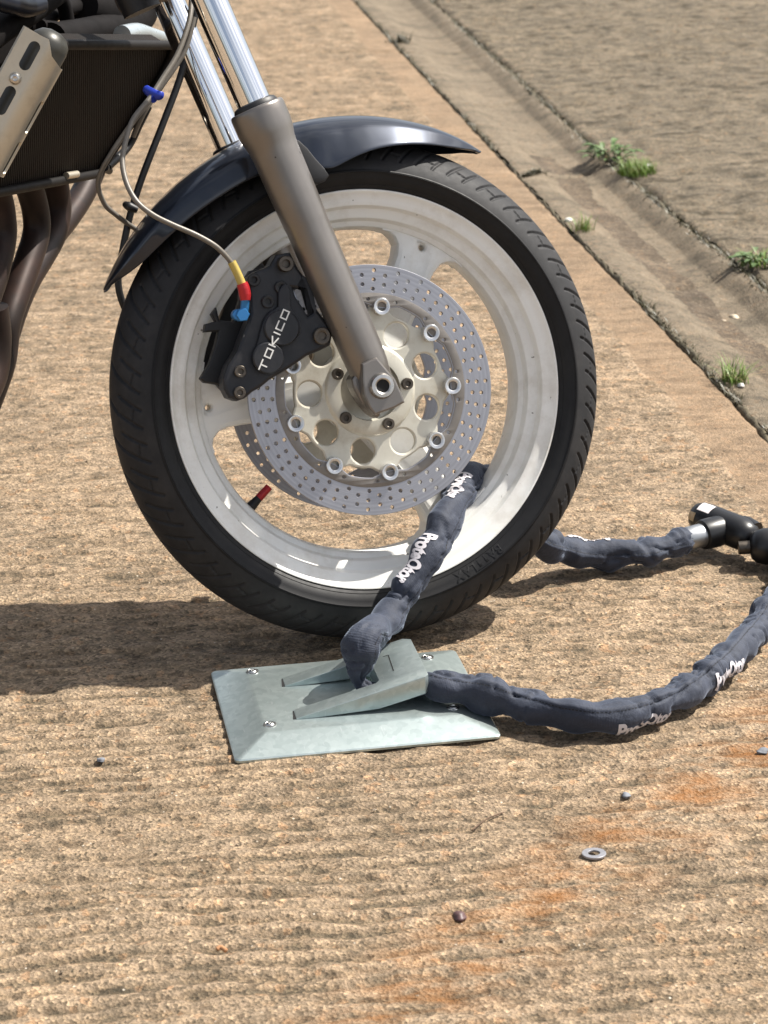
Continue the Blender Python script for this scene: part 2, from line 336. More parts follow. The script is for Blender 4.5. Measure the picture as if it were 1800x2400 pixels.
GDIR = math.atan2(.127, 1.0)         # the gutter runs this far off the +y direction
def concrete(name, tan, pale, dark, line_sc=1.0, rust=False, speck=1.0, relief=0.0):
    m, t, p = nodes(name)
    v = pos(t); vr = pos(t, (1, 1, 1), GDIR)              # x across the slab, y along the gutter
    st = N(t, 'Mapping'); st.inputs['Scale'].default_value = (26*line_sc, 64*line_sc, 40); L(t, vr, st.inputs[0])
    # tamped lines, long across the slab, broken up by blotches
    n1 = noise(t, st.outputs[0], 1.0, 6, .62)
    a = ramp(t, [(.36, dark), (.47, tan), (.64, pale)]); L(t, n1, a.inputs[0])
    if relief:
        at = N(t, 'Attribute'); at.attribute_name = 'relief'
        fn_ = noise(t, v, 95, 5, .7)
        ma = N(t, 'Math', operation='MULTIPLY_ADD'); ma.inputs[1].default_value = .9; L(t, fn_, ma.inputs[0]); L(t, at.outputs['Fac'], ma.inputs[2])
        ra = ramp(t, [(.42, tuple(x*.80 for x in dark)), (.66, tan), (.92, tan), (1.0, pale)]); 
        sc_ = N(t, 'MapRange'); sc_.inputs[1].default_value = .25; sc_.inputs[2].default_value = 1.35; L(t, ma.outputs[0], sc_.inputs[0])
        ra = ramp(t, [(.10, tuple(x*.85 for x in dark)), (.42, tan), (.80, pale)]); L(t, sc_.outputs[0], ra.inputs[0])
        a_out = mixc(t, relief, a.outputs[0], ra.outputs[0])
    else: a_out = a.outputs[0]
    n2 = noise(t, v, 5.0, 5, .6); b = ramp(t, [(.35, (.84, .84, .84)), (.7, (1.12, 1.1, 1.08))]); L(t, n2, b.inputs[0])
    c = mixc(t, 1.0, a_out, b.outputs[0], 'MULTIPLY')
    # fine aggregate, each grain its own tone
    vo = N(t, 'TexVoronoi'); vo.inputs['Scale'].default_value = 330; L(t, v, vo.inputs['Vector'])
    sp = N(t, 'SeparateColor'); L(t, vo.outputs['Color'], sp.inputs[0])
    g = ramp(t, [(0, (.42, .42, .40)), (.18, (.74, .72, .68)), (.6, (1.03, 1.0, .97)), (.9, (1.28, 1.22, 1.12)), (1, (1.6, 1.55, 1.45))]); L(t, sp.outputs[0], g.inputs[0])
    c = mixc(t, speck, c, mixc(t, 1.0, c, g.outputs[0], 'MULTIPLY'))
    vo3 = N(t, 'TexVoronoi'); vo3.inputs['Scale'].default_value = 125; L(t, v, vo3.inputs['Vector'])
    sp3 = N(t, 'SeparateColor'); L(t, vo3.outputs['Color'], sp3.inputs[0])
    ch = ramp(t, [(.0, (.55, .56, .56)), (.10, (.62, .6, .58)), (.13, (1, 1, 1)), (.90, (1, 1, 1)), (.94, (1.2, 1.0, .85)), (1, (1.3, 1.28, 1.25))]); L(t, sp3.outputs[1], ch.inputs[0])
    c = mixc(t, speck*.85, c, mixc(t, 1.0, c, ch.outputs[0], 'MULTIPLY'))
    # dark olive dirt in patches
    n3 = noise(t, st.outputs[0], .55, 7, .7); d = ramp(t, [(.47, (0, 0, 0)), (.66, (.75, .75, .75))]); L(t, n3, d.inputs[0])
    n3b = noise(t, v, 42, 6, .72); d2 = ramp(t, [(.44, (.15, .15, .15)), (.60, (.95, .95, .95))]); L(t, n3b, d2.inputs[0])
    dm = N(t, 'Math', operation='MULTIPLY'); L(t, d.outputs[0], dm.inputs[0]); L(t, d2.outputs[0], dm.inputs[1])
    c = mixc(t, dm.outputs[0], c, tuple(x*.62 for x in dark))
    # white quartz chips
    vo2 = N(t, 'TexVoronoi'); vo2.inputs['Scale'].default_value = 210; L(t, v, vo2.inputs['Vector'])
    sp2 = N(t, 'SeparateColor'); L(t, vo2.outputs['Color'], sp2.inputs[0])
    q = ramp(t, [(.976, (0, 0, 0)), (.99, (1, 1, 1))]); L(t, sp2.outputs[1], q.inputs[0])
    qd = ramp(t, [(.14, (1, 1, 1)), (.30, (0, 0, 0))]); L(t, vo2.outputs['Distance'], qd.inputs[0])
    qm = N(t, 'Math', operation='MULTIPLY'); L(t, q.outputs[0], qm.inputs[0]); L(t, qd.outputs[0], qm.inputs[1])
    qm2 = N(t, 'Math', operation='MULTIPLY'); qm2.inputs[1].default_value = speck; L(t, qm.outputs[0], qm2.inputs[0])
    c = mixc(t, qm2.outputs[0], c, (.60, .53, .43))
    # little dark spots: shade of cavities from lost grains, put into the colour
    pn = noise(t, v, 150, 3, .6); pr_ = ramp(t, [(.62, (0, 0, 0)), (.70, (.8, .8, .8))]); L(t, pn, pr_.inputs[0])
    pm = N(t, 'Math', operation='MULTIPLY'); pm.inputs[1].default_value = speck; L(t, pr_.outputs[0], pm.inputs[0])
    c = mixc(t, pm.outputs[0], c, tuple(x*.45 for x in dark))
    if rust:
        # rust washed across the slab from the bottom middle to the right edge: distance to a line on the ground
        sx = N(t, 'SeparateXYZ'); L(t, v, sx.inputs[0])
        (x0, y0), (x1, y1) = rust
        dl = math.hypot(x1-x0, y1-y0); nx, ny = -(y1-y0)/dl, (x1-x0)/dl
        a1 = N(t, 'Math', operation='MULTIPLY'); a1.inputs[1].default_value = nx; L(t, sx.outputs[0], a1.inputs[0])
        a2 = N(t, 'Math', operation='MULTIPLY_ADD'); a2.inputs[1].default_value = ny; L(t, sx.outputs[1], a2.inputs[0]); L(t, a1.outputs[0], a2.inputs[2])
        a3 = N(t, 'Math', operation='SUBTRACT'); a3.inputs[1].default_value = nx*x0+ny*y0; L(t, a2.outputs[0], a3.inputs[0])
        a4 = N(t, 'Math', operation='ABSOLUTE'); L(t, a3.outputs[0], a4.inputs[0])
        fr = ramp(t, [(0, (1, 1, 1)), (.03, (.8, .8, .8)), (.088, (0, 0, 0))]); L(t, a4.outputs[0], fr.inputs[0])
        nr = noise(t, st.outputs[0], .36, 6, .7); rr = ramp(t, [(.45, (0, 0, 0)), (.66, (.8, .8, .8))]); L(t, nr, rr.inputs[0])
        fm = N(t, 'Math', operation='MULTIPLY'); L(t, fr.outputs[0], fm.inputs[0]); L(t, rr.outputs[0], fm.inputs[1])
        c = mixc(t, fm.outputs[0], c, (.27, .105, .022))
    L(t, c, p.inputs['Base Color']); p.inputs['Roughness'].default_value = .88; p.inputs['Specular IOR Level'].default_value = .3
    b1 = bump(t, n1, .6, .004); b2 = bump(t, noise(t, v, 240, 5, .75), .9, .0030, b1); b3 = bump(t, vo.outputs['Distance'], .6, .0022, b2)
    L(t, b3, p.inputs['Normal'])
    return m

# ------------------------------------------------------------------ the ground
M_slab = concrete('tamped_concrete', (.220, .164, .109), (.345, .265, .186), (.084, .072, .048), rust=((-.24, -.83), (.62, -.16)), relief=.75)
M_marg = concrete('trowelled_margin', (.246, .175, .112), (.282, .206, .136), (.182, .130, .084), .5, speck=.5)
M_gut = concrete('gutter_concrete', (.178, .146, .106), (.210, .174, .128), (.125, .104, .075), .25, speck=.7)
M_road = concrete('road_concrete', (.136, .113, .081), (.190, .158, .116), (.064, .054, .037), .5, speck=.8)
M_soil = pbr('joint_dirt', (.085, .070, .042), .95, 0, .4, 60, bs=.6, bsc=120, bd=.004)

AY = np.array([-30, -3, .0, .5637, .8922, 1.9162, 3.0177, 4.4634, 8, 40.]); AX = np.array([-3.1, .30, .677, .7500, .796, .9226, 1.0629, 1.2514, 1.71, 5.8])
BY = np.array([-30, -3, .4, 1.40, 1.88, 2.6943, 4.1635, 5.6354, 9, 40.]); BX = np.array([-2.8, .60, 1.01, 1.115, 1.168, 1.268, 1.478, 1.685, 2.15, 6.1])
def spl(y, ky, kx):
    from_ = np.interp(y, ky, kx)
    return (from_+np.interp(y-.12, ky, kx)+np.interp(y+.12, ky, kx))/3
def xa(y): return spl(y, AY, AX)
def xb(y): return spl(y, BY, BX)
def grid(name, X, Y, Z, mat, kind='structure', smooth=True):
    a, b = X.shape
    V = np.stack([X, Y, Z], -1).reshape(-1, 3)
    i = np.arange(a-1)[:, None]; j = np.arange(b-1)[None]
    F = np.stack([i*b+j, (i+1)*b+j, (i+1)*b+j+1, i*b+j+1], -1).reshape(-1, 4)
    me = bpy.data.meshes.new(name); me.vertices.add(len(V)); me.vertices.foreach_set('co', V.ravel())
    me.loops.add(F.size); me.loops.foreach_set('vertex_index', F.ravel()); me.polygons.add(len(F))
    me.polygons.foreach_set('loop_start', np.arange(len(F))*4); me.polygons.foreach_set('loop_total', np.full(len(F), 4))
    me.update(); me.validate(); me.polygons.foreach_set('use_smooth', [True]*len(F))
    mats = mat if isinstance(mat, list) else [mat]
    for q in mats: me.materials.append(q)
    o = bpy.data.objects.new(name, me); COL.objects.link(o); o['kind'] = kind
    return o
def ax(*segs):
    out = []
    for a, b, s in segs: out.append(np.arange(a, b, s))
    return np.concatenate(out+[[segs[-1][1]]])
GX, GY = math.cos(GDIR), -math.sin(GDIR)      # across the slab
def across(X, Y): return X*GX+Y*GY, -X*GY+Y*GX
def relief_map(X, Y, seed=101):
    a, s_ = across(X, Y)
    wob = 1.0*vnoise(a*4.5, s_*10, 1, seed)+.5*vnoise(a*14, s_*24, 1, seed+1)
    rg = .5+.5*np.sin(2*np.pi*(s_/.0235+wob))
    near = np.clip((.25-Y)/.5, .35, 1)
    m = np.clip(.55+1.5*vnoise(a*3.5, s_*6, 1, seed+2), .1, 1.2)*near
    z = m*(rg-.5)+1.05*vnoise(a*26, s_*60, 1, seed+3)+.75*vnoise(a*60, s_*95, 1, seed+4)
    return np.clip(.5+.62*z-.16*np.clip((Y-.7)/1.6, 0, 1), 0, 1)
def rough_z(X, Y, amp, seed, line=1.0):
    a, s = across(X, Y)
    wob = .012*vnoise(X, Y, 9, seed+9)
    z = line*(.0042*vnoise(a*10, (s+wob)*34, 1, seed)+.0022*vnoise(a*28, (s+wob)*80, 1, seed+1))
    z += .0026*vnoise(X, Y, 45, seed+2)+.0022*vnoise(X, Y, 95, seed+3)+.003*vnoise(X, Y, 3.2, seed+4)-.0012
    return z*amp
# slab: rows run along the gutter edge
Yg = ax((-25, -3, 2.), (-3, -.95, .06), (-.95, 1.1, .0048), (1.1, 3.2, .01), (3.2, 7, .03), (7, 40, 2.))
Wg = ax((0, .03, .004), (.03, 1.7, .0052), (1.7, 3.0, .05), (3, 30, 2.5))
YY, WW = np.meshgrid(Yg, Wg, indexing='ij'); XX = xa(YY)-WW-.004
XX = XX+np.where(WW < .03, .006*vnoise(XX*0+3, YY, 30, 5)+.004*vnoise(XX*0+1, YY, 90, 6), 0)*(1-WW/.03)
mg = np.clip((WW-.085-.012*vnoise(YY, YY*0+2, 6, 12))/.02, 0, 1)
RL = relief_map(XX, YY); ZZg = rough_z(XX, YY, .25+.6*mg, 20)+mg*.0042*(RL-.62)-.006*np.clip(1-WW/.010, 0, 1)**2-.0035*(1-mg)
JD = (XX-1.249)*.32+(YY-4.474)*.947           # joint across the slab, far up the picture
ZZg = ZZg-.012*np.exp(-(JD/.016)**2)*(YY > 3.5)
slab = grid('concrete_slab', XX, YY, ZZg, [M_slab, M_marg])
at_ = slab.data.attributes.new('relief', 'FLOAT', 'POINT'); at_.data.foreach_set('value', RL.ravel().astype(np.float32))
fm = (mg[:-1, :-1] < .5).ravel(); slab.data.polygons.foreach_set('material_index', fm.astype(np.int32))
# gutter: a shallow dished channel with cross joints
Yu = ax((-25, -3, 2.), (-3, .2, .08), (.2, 5.9, .012), (5.9, 40, 2.)); U = np.linspace(0, 1, 46)
YY, UU = np.meshgrid(Yu, U, indexing='ij'); A_ = xa(YY); B_ = xb(YY); XX = A_+.005+(B_-A_-.014)*UU
XX += np.where(UU > .97, .007*vnoise(YY, YY*0, 26, 31), 0)+np.where(UU < .03, .007*vnoise(YY, YY*0+9, 26, 33), 0)
dish = np.interp(UU, [0, .06, .20, .34, .5, .66, .80, .885, .93, .985, 1], [-.005, -.003, -.006, -.020, -.030, -.032, -.027, -.012, -.006, -.003, -.004])
dish = dish*(.9+.25*vnoise(XX*0, YY, 1.1, 40))
ZZu = dish+rough_z(XX, YY, .35, 44, .3)+.004*vnoise(XX, YY, 12, 47)
for yj in (.58, 1.48, 2.52, 3.5, 4.45):
    k = YY-yj-.10*(UU-.2)-.015*vnoise(UU*6, YY*0, 1, int(yj*10)); ZZu -= .008*np.exp(-(k/.008)**2)
M_silt = concrete('gutter_silt', (.125, .098, .070), (.165, .132, .098), (.070, .056, .040), .2, speck=1.0)
gt = grid('gutter', XX, YY, ZZu, [M_gut, M_silt])
sm = (UU > .34-.16*np.clip((1.9-YY)/1.2, -.2, 1)*0+.05*vnoise(XX, YY, 7, 91)+.05*vnoise(XX, YY, 22, 92)) & (UU < .60+.10*vnoise(XX, YY, 5, 93)+.05*vnoise(XX, YY, 25, 94)) & (YY < 2.75+.5*vnoise(XX, YY, 6, 95))
gt.data.polygons.foreach_set('material_index', sm[:-1, :-1].ravel().astype(np.int32))
# road slab beyond
Yr = ax((-25, -2, 2.), (-2, .9, .1), (.9, 6.2, .012), (6.2, 40, 2.)); Wr = ax((0, .03, .006), (.03, 1.7, .012), (1.7, 30, 2.5))
YY, WW = np.meshgrid(Yr, Wr, indexing='ij'); XX = xb(YY)+.004+WW
XX += np.where(WW < .03, .010*vnoise(YY, YY*0+4, 14, 51)+.006*vnoise(YY, YY*0+4, 50, 52), 0)*(1-WW/.03)
ZZr = .002+rough_z(XX, YY, 2.4, 55, 1.3)-.007*np.clip(1-WW/.014, 0, 1)**2
grid('road', XX, YY, ZZr, M_road)
grid('ground', *np.meshgrid(np.linspace(-60, 60, 9), np.linspace(-40, 80, 9), indexing='ij'), np.full((9, 9), -.075), M_soil)
# dirt packed into the two joints
def joint(name, fx, wd, z, seed):
    y = ax((.0, 6.2, .012)); V = []; Fq = []
    nseg = 6
    for i, q in enumerate(y):
        for k in range(nseg+1):
            t = k/nseg; V.append((fx(np.array(q))+wd*(t-.5)+.004*vnoise(np.array(q), np.array(0.), 30, seed), q, z-.012*abs(2*t-1)**2+.014*float(vnoise(np.array(q*1.0), np.array(t*.05), 40, seed+1))+.01*float(vnoise(np.array(q), np.array(0.), 5, seed+3))))
    for i in range(len(y)-1):
        for k in range(nseg): a = i*(nseg+1)+k; Fq.append((a, a+1, a+nseg+2, a+nseg+1))
    o = put(name, V, Fq, M_soil); o['kind'] = 'structure'; return o
joint('joint_soil', lambda y: float(xa(y))+.003, .016, -.005, 61)
joint('joint_soil', lambda y: float(xb(y))-.006, .020, -.004, 71)
# loose grit, nobody could count it
gb = MB(); rs = np.random.RandomState(4)
def pebble(mb, c, r, flat=.6, rr=rs):
    V = []; q = [(0, 0, 1), (1, 0, .1), (.3, .95, 0), (-.8, .6, .1), (-.8, -.6, 0), (.3, -.95, .05), (0, 0, -1)]
    a = rr.rand()*6.28; sc = .75+.5*rr.rand(7)
    for (x, y, z), s in zip(q, sc): V.append((c[0]+r*s*(x*math.cos(a)-y*math.sin(a)), c[1]+r*s*.8*(x*math.sin(a)+y*math.cos(a)), c[2]+r*flat*s*z))
    mb.add(V, [(0, i, i % 5+1) for i in range(1, 6)] + [(6, i % 5+1, i) for i in range(1, 6)])
for i in range(1500):
    y = -.9+2.4*rs.rand()**1.4*1.2; x = xa(np.array(y))-.02-1.5*rs.rand(); pebble(gb, (float(x), y, .0005), .0008+.0018*rs.rand()**3)
for i in range(1800):
    y = .9+3.2*rs.rand()**1.5; u = .30+.30*(rs.rand()+rs.rand()-.6); a_, b_ = float(xa(np.array(y))), float(xb(np.array(y)))
    pebble(gb, (a_+(b_-a_)*u, y, float(np.interp(u, [0, .34, .5, .66, .8, .93], [-.01, -.028, -.040, -.040, -.03, 0]))+.002), .0015+.0035*rs.rand()**3)
M_grit = concrete('grit_stone', (.27, .21, .15), (.40, .33, .26), (.13, .11, .09), speck=.6)
g_ = put('grit', gb.v, gb.f, M_grit, None, False); g_['kind'] = 'stuff'

# loose things on the ground
def stone(name, px, py, r, flat, mat, label, cat='stone', z=0.0, group=None):
    c = gz(px, py, z); bm = bmesh.new(); bmesh.ops.create_icosphere(bm, subdivisions=3, radius=1)
    ph = [rnd.random()*6 for _ in range(4)]
    for v in bm.verts:
        k = 1+.16*math.sin(2.3*v.co.x+ph[0])+.14*math.sin(3.1*v.co.y+ph[1])+.10*math.sin(5*v.co.z+4*v.co.x+ph[2])
        v.co = Vector((v.co.x*r*k*1.15, v.co.y*r*k*.85, max(v.co.z, -.55)*r*flat*k))
    a = rnd.random()*3
    V = [(c[0]+v.co.x*math.cos(a)-v.co.y*math.sin(a), c[1]+v.co.x*math.sin(a)+v.co.y*math.cos(a), z+v.co.z+r*flat*.5) for v in bm.verts]
    F = [tuple(q.index for q in f.verts) for f in bm.faces]; bm.free()
    return tag(put(name, V, F, mat), label, cat, group)
M_rstone = pbr('purple_brown_stone', (.085, .045, .045), .5, 0, .3, 90)
M_wstone = pbr('white_chip', (.52, .50, .46), .6, 0, .1, 90)
M_gstone = pbr('blue_grey_stone', (.14, .15, .17), .7, 0, .3, 120, bs=.4, bsc=400)
M_ostone = pbr('orange_stone', (.40, .20, .09), .7, 0, .25, 90)
M_pstone = pbr('pale_tan_stone', (.50, .42, .31), .75, 0, .2, 90, bs=.3, bsc=300)
stone('stone', 1077, 2152, .0070, .55, M_rstone, 'smooth purple brown stone lying near the bottom of the slab')
stone('stone', 1468, 1866, .0048, .5, M_gstone, 'small blue grey stone above the steel washer')
stone('stone', 1786, 1764, .0062, .4, M_gstone, 'flat blue grey stone beside the rust stain at the right edge')
stone('stone', 236, 1783, .0042, .5, M_gstone, 'small dark grey stone left of the galvanised plate')
stone('stone', 1432, 457, .0095, .6, M_wstone, 'bright white chip in the gutter below the big weed', 'stone', -.036)
stone('stone', 1442, 462, .0070, .6, M_wstone, 'dull white chip touching the bright one in the gutter', 'stone', -.036)
stone('stone', 1408, 479, .0078, .5, M_wstone, 'flat white chip in the gutter just left of the pair', 'stone', -.036)
stone('stone', 1467, 584, .0092, .6, M_ostone, 'orange brown stone in the gutter beside the slab', 'stone', -.034)
stone('stone', 1499, 609, .0082, .6, M_wstone, 'white pebble in the gutter beside the orange stone', 'stone', -.038)
stone('stone', 1564, 567, .0090, .6, M_pstone, 'pale stone in the middle of the gutter above the white pebble', 'stone', -.038)
stone('stone', 1655, 649, .0085, .6, M_pstone, 'pale tan pebble on the far side of the gutter under the bright weed', 'stone', -.036)
stone('stone', 1720, 748, .0105, .55, M_pstone, 'larger pale lump of the three together in the gutter', 'stone', -.036)
stone('stone', 1697, 757, .0072, .55, M_pstone, 'left pale lump of the three together in the gutter', 'stone', -.036)
stone('stone', 1708, 765, .0066, .55, M_pstone, 'small lowest lump of the three together in the gutter', 'stone', -.036)
stone('stone', 1334, 519, .0085, .6, M_wstone, 'white pebble on the slab joint beside the small tuft', 'stone', -.004)
stone('stone', 1736, 906, .0065, .5, M_wstone, 'white chip beside the lowest grass tuft on the joint', 'stone', -.004)
stone('stone', 1520, 391, .0105, .35, M_wstone, 'thin white scrap on the road edge right of the weed', 'stone', .002)
def stick(name, a, b, r, mat, label, cat, z):
    p0 = gz(*a, z); p1 = gz(*b, z); V, F = tube_geo(cat_rom([p0, (p0+p1)/2+np.array([0, .003, .001]), p1], 5), r, 7)
    return tag(put(name, V, F, mat), label, cat)
M_twig = pbr('brown_twig', (.10, .06, .035), .8, 0, .3, 200); M_leaf = pbr('rusty_dry_leaf', (.34, .17, .07), .7, 0, .3, 90)
stick('twig', (1336, 492), (1370, 508), .0045, M_twig, 'short dark twig lying in the gutter above the small tuft', 'twig', -.02)
stick('twig', (508, 2225), (530, 2228), .0022, M_ostone, 'reddish sliver of wood on the slab at the bottom', 'twig', .001)
stick('twig', (1106, 1946), (1180, 1904), .0007, M_twig, 'thin dark stem lying on the slab below the plate', 'twig', .001)
lf = []; c0 = gz(1475, 497, -.034); c1 = gz(1520, 506, -.034); dv = c1-c0
for i in range(9):
    t = i/8; wd = .012*math.sin(math.pi*(.06+.88*t)); n_ = np.array([-dv[1], dv[0], 0])/np.linalg.norm(dv[:2])
    for k in (-1, 0, 1): lf.append(c0+dv*t+n_*wd*k+np.array([0, 0, .004+.004*abs(k)]))
o_ = tag(put('leaf', lf, [(i*3+k, i*3+k+1, i*3+k+4, i*3+k+3) for i in range(8) for k in (0, 1)], M_leaf), 'curled rust brown dry leaf lying in the gutter', 'leaf')
fit_mod(o_, 'SOLIDIFY', thickness=.0006)
# washer
wc = gz(1392, 2003, .0015)
V, F = lathe_geo([(.0058, -.0009), (.0060, -.0011), (.0113, -.0011), (.0116, -.0008), (.0116, .0008), (.0113, .0011), (.0060, .0011), (.0058, .0009)], 40)
V = np.stack([V[:, 0], V[:, 2], V[:, 1]], -1)@np.array(Matrix.Rotation(R_(4), 3, 'X'))
tag(put('steel_washer', V+wc+np.array([0, 0, .0010]), F, M_washer, None, True, 30), 'flat grey steel washer lying on the concrete', 'washer')

# weeds and moss
def blade(mb, base, h, lean_dir, bend, wd, seg=5):
    d = np.array([math.cos(lean_dir), math.sin(lean_dir), 0]); sd = np.array([-d[1], d[0], 0]); V = []
    for i in range(seg+1):
        t = i/seg; c = np.array(base)+d*(bend*h*t*t)+np.array([0, 0, h*(t-.35*bend*t*t)]); k = wd*(1-t**1.6)+.0001
        V += [c-sd*k, c+sd*k]
    mb.add(V, [(2*i, 2*i+1, 2*i+3, 2*i+2) for i in range(seg)])
def tuft(name, px, py, z, n, h, spread, mat, label, cat, wd=.0016, bend=.7, along=None, extra=None):
    c = gz(px, py, z); rr = np.random.RandomState(int(px)); root = empty(name, c.tolist(), label, cat)
    mb = MB()
    for i in range(n):
        a = rr.rand()*6.28; r = spread*math.sqrt(rr.rand()); b = c+np.array([r*math.cos(a), r*math.sin(a), 0])
        if along is not None: b = c+np.array([.13*along*(rr.rand()*2-1)+.3*r*math.cos(a), along*(rr.rand()*2-1), 0])
        blade(mb, b, h*(.45+.65*rr.rand()), rr.rand()*6.28, bend*(.3+rr.rand()), wd*(.6+.7*rr.rand()))
    put('blades', mb.v, mb.f, mat, root)
    mb = MB()
    for i in range(max(3, n//8)):
        a = rr.rand()*6.28; b = c+np.array([spread*math.cos(a)*rr.rand(), spread*math.sin(a)*rr.rand(), 0])
        if along is not None: b[1] += along*(rr.rand()*2-1)
        blade(mb, b, h*.8, rr.rand()*6.28, 1.5, wd*.6)
    put('dry_stalks', mb.v, mb.f, M_dry, root)
    if extra: extra(root, c, rr)
    return root
def broad(root, c, rr, n=30, ln=.04, sp=.05):
    mb = MB()
    for i in range(n):
        a = rr.rand()*6.28; r = sp*rr.rand(); b = c+np.array([r*math.cos(a)*.7, r*math.sin(a), .004+.02*rr.rand()]); d = np.array([math.cos(a), math.sin(a), 0]); sd = np.array([-d[1], d[0], 0]); l = ln*(.5+.7*rr.rand()); up = .2+.8*rr.rand(); V = []
        for k in range(6):
            t = k/5; q = b+d*l*t*(.9)+np.array([0, 0, l*up*(t-.8*t*t)]); wd = l*.17*math.sin(math.pi*(.05+.93*t)); V += [q-sd*wd+np.array([0, 0, wd*.4]), q, q+sd*wd+np.array([0, 0, wd*.4])]
        mb.add(V, [(3*k+m, 3*k+m+1, 3*k+m+4, 3*k+m+3) for k in range(5) for m in (0, 1)])
    put('leaves', mb.v, mb.f, M_weed, root)
tuft('weed', 1425, 372, .0, 26, .05, .045, M_weed, 'dark leafy weed with seed heads growing in the far gutter joint', 'weed', .0018, .8, None, lambda r, c, q: broad(r, c, q, 40, .048, .060))
tuft('grass_tuft', 1492, 408, .0, 230, .046, .045, M_grass, 'dense light green grass tuft beside the dark leafy weed', 'grass', .0012, .8)
tuft('weed', 1775, 622, .0, 50, .045, .035, M_grass, 'bright green leafy weed at the right edge of the far joint', 'weed', .0016, .9, None, lambda r, c, q: broad(r, c, q, 30, .036, .042))
tuft('grass_tuft', 1367, 541, -.006, 46, .045, .026, M_grass, 'sparse small tuft on the slab joint above the tyre', 'grass', .0012, .8)
tuft('grass_tuft', 1722, 898, -.006, 80, .05, .022, M_grass, 'feathery yellow green tuft on the slab joint near the lock', 'grass', .0010, .9)
mb = MB(); rr = np.random.RandomState(11)
for i in range(5200):
    e = rr.rand() < .62
    y = .55+5.2*rr.rand()**1.4
    if vnoise(np.array(y), np.array(3. if e else 8.), 2.2, 81) < (-.04 if e else .02): continue
    x = float(xb(np.array(y)))-.006 if e else float(xa(np.array(y)))+.004
    x += rr.randn()*(.007 if e else .004)
    blade(mb, (x, y, -.010), (.010+.012*rr.rand()), rr.rand()*6.28, .8, .0014, 2)
for i in range(500):
    t = rr.rand(); y = 2.52+.10*(t-.2); a_, b_ = float(xa(np.array(y))), float(xb(np.array(y)))
    u = .02+.42*t; blade(mb, (a_+(b_-a_)*u+rr.randn()*.003, y+rr.randn()*.006, float(np.interp(u, [0, .2, .34, .5], [-.008, -.006, -.028, -.04]))), .008+.008*rr.rand(), rr.rand()*6.28, .8, .0016, 2)
for i in range(260):
    y = .58+.03*rr.rand(); u = .02+.5*rr.rand(); a_, b_ = float(xa(np.array(y))), float(xb(np.array(y)))
    blade(mb, (a_+(b_-a_)*u, y+rr.randn()*.004, float(np.interp(u, [0, .2, .34, .5], [-.008, -.006, -.028, -.04]))), .008+.006*rr.rand(), rr.rand()*6.28, .8, .0014, 2)
c = gz(938, 95, 0)
for i in range(120): blade(mb, (c[0]+rr.randn()*.018, c[1]+rr.randn()*.02, -.006), .012+.04*rr.rand()**2, rr.rand()*6.28, .8, .002, 2)
o_ = put('moss', mb.v, mb.f, M_moss); o_['kind'] = 'stuff'

# ------------------------------------------------------------------ motorcycle
bike = empty('motorcycle', (0, 0, 0), 'motorcycle front end with white three spoke wheel, chained through the rim', 'motorcycle')
def part(name, g, mat, parent=None, frame=True, **k):
    V, F = g; return put(name, wl(V) if frame else V, F, mat, parent or bike, **k)

# rim and spokes, one casting
mb = MB()
half = [(.2290, -.0498), (.2282, -.0513), (.2266, -.0511), (.2245, -.0490), (.2215, -.0468), (.2170, -.0457), (.2137, -.0452), (.2112, -.0441), (.2099, -.0415), (.2092, -.0372), (.2080, -.0350), (.2050, -.0340), (.2002, -.0335),
        (.1977, -.0322), (.1963, -.0295), (.1957, -.0252), (.1945, -.0230), (.1915, -.0222), (.1889, -.0205), (.1873, -.0150), (.1865, -.0080)]
inner = half+[(r, -y) for r, y in half[::-1]]
outer = [(.2215, .0430), (.2060, .0300), (.2000, .010), (.2000, -.010), (.2060, -.0300), (.2215, -.0430)]
mb.add(*lathe_geo(inner+outer, 200))
# hub barrel
mb.add(*lathe_geo([(.034, -.050), (.040, -.050), (.043, -.046), (.046, -.025), (.050, 0), (.046, .025), (.043, .046), (.040, .050), (.034, .050)], 64))
rim = part('front_wheel', (mb.v, mb.f), M_white, auto=32)
def spoke_outline():
    pts = []
    for r, hw in [(.040, .030), (.060, .0275), (.085, .0245), (.115, .0235), (.145, .0238), (.162, .0250), (.174, .0285), (.1815, .0355), (.1865, .046), (.1905, .058)]: pts.append((math.sqrt(max(r*r-hw*hw, 0)), hw))
    top = pts; bot = [(x, -y) for x, y in pts[::-1]]
    arc = [(.193*math.cos(a), .193*math.sin(a)) for a in np.linspace(.29, -.29, 9)]
    return top+arc+bot
so_ = spoke_outline()
for k in range(3):
    a = R_(61.3+120*k); c, s = math.cos(a), math.sin(a)
    V, F = plate_geo(so_, [circ(.1805, 0, .0036, 14)], -.021, .021, .0062)
    V = np.stack([V[:, 0]*c-V[:, 2]*s, V[:, 1]*np.interp(np.abs(V[:, 0]), [.04, .12, .19], [1.5, 1.15, .9]), V[:, 0]*s+V[:, 2]*c], -1)
    part('spoke', (V, F), M_white, rim, auto=22)
# valve
for r0, r1, ra, rb, mt, nm in [(.192, .166, .0062, .0046, M_black, 'valve_stem'), (.172, .154, .0050, .0046, M_red, 'valve_cap')]:
    a = R_(-138.5); prof = [(ra, 0), (ra*.98, .3), (rb, .75), (rb, 1)]
    P = [np.array([(r0+(r1-r0)*t)*math.cos(a), .0, (r0+(r1-r0)*t)*math.sin(a)]) for _, t in prof]
    V, F = tube_geo(np.array(P), np.array([q for q, _ in prof]), 14); part(nm, (V, F), mt, rim, auto=40)

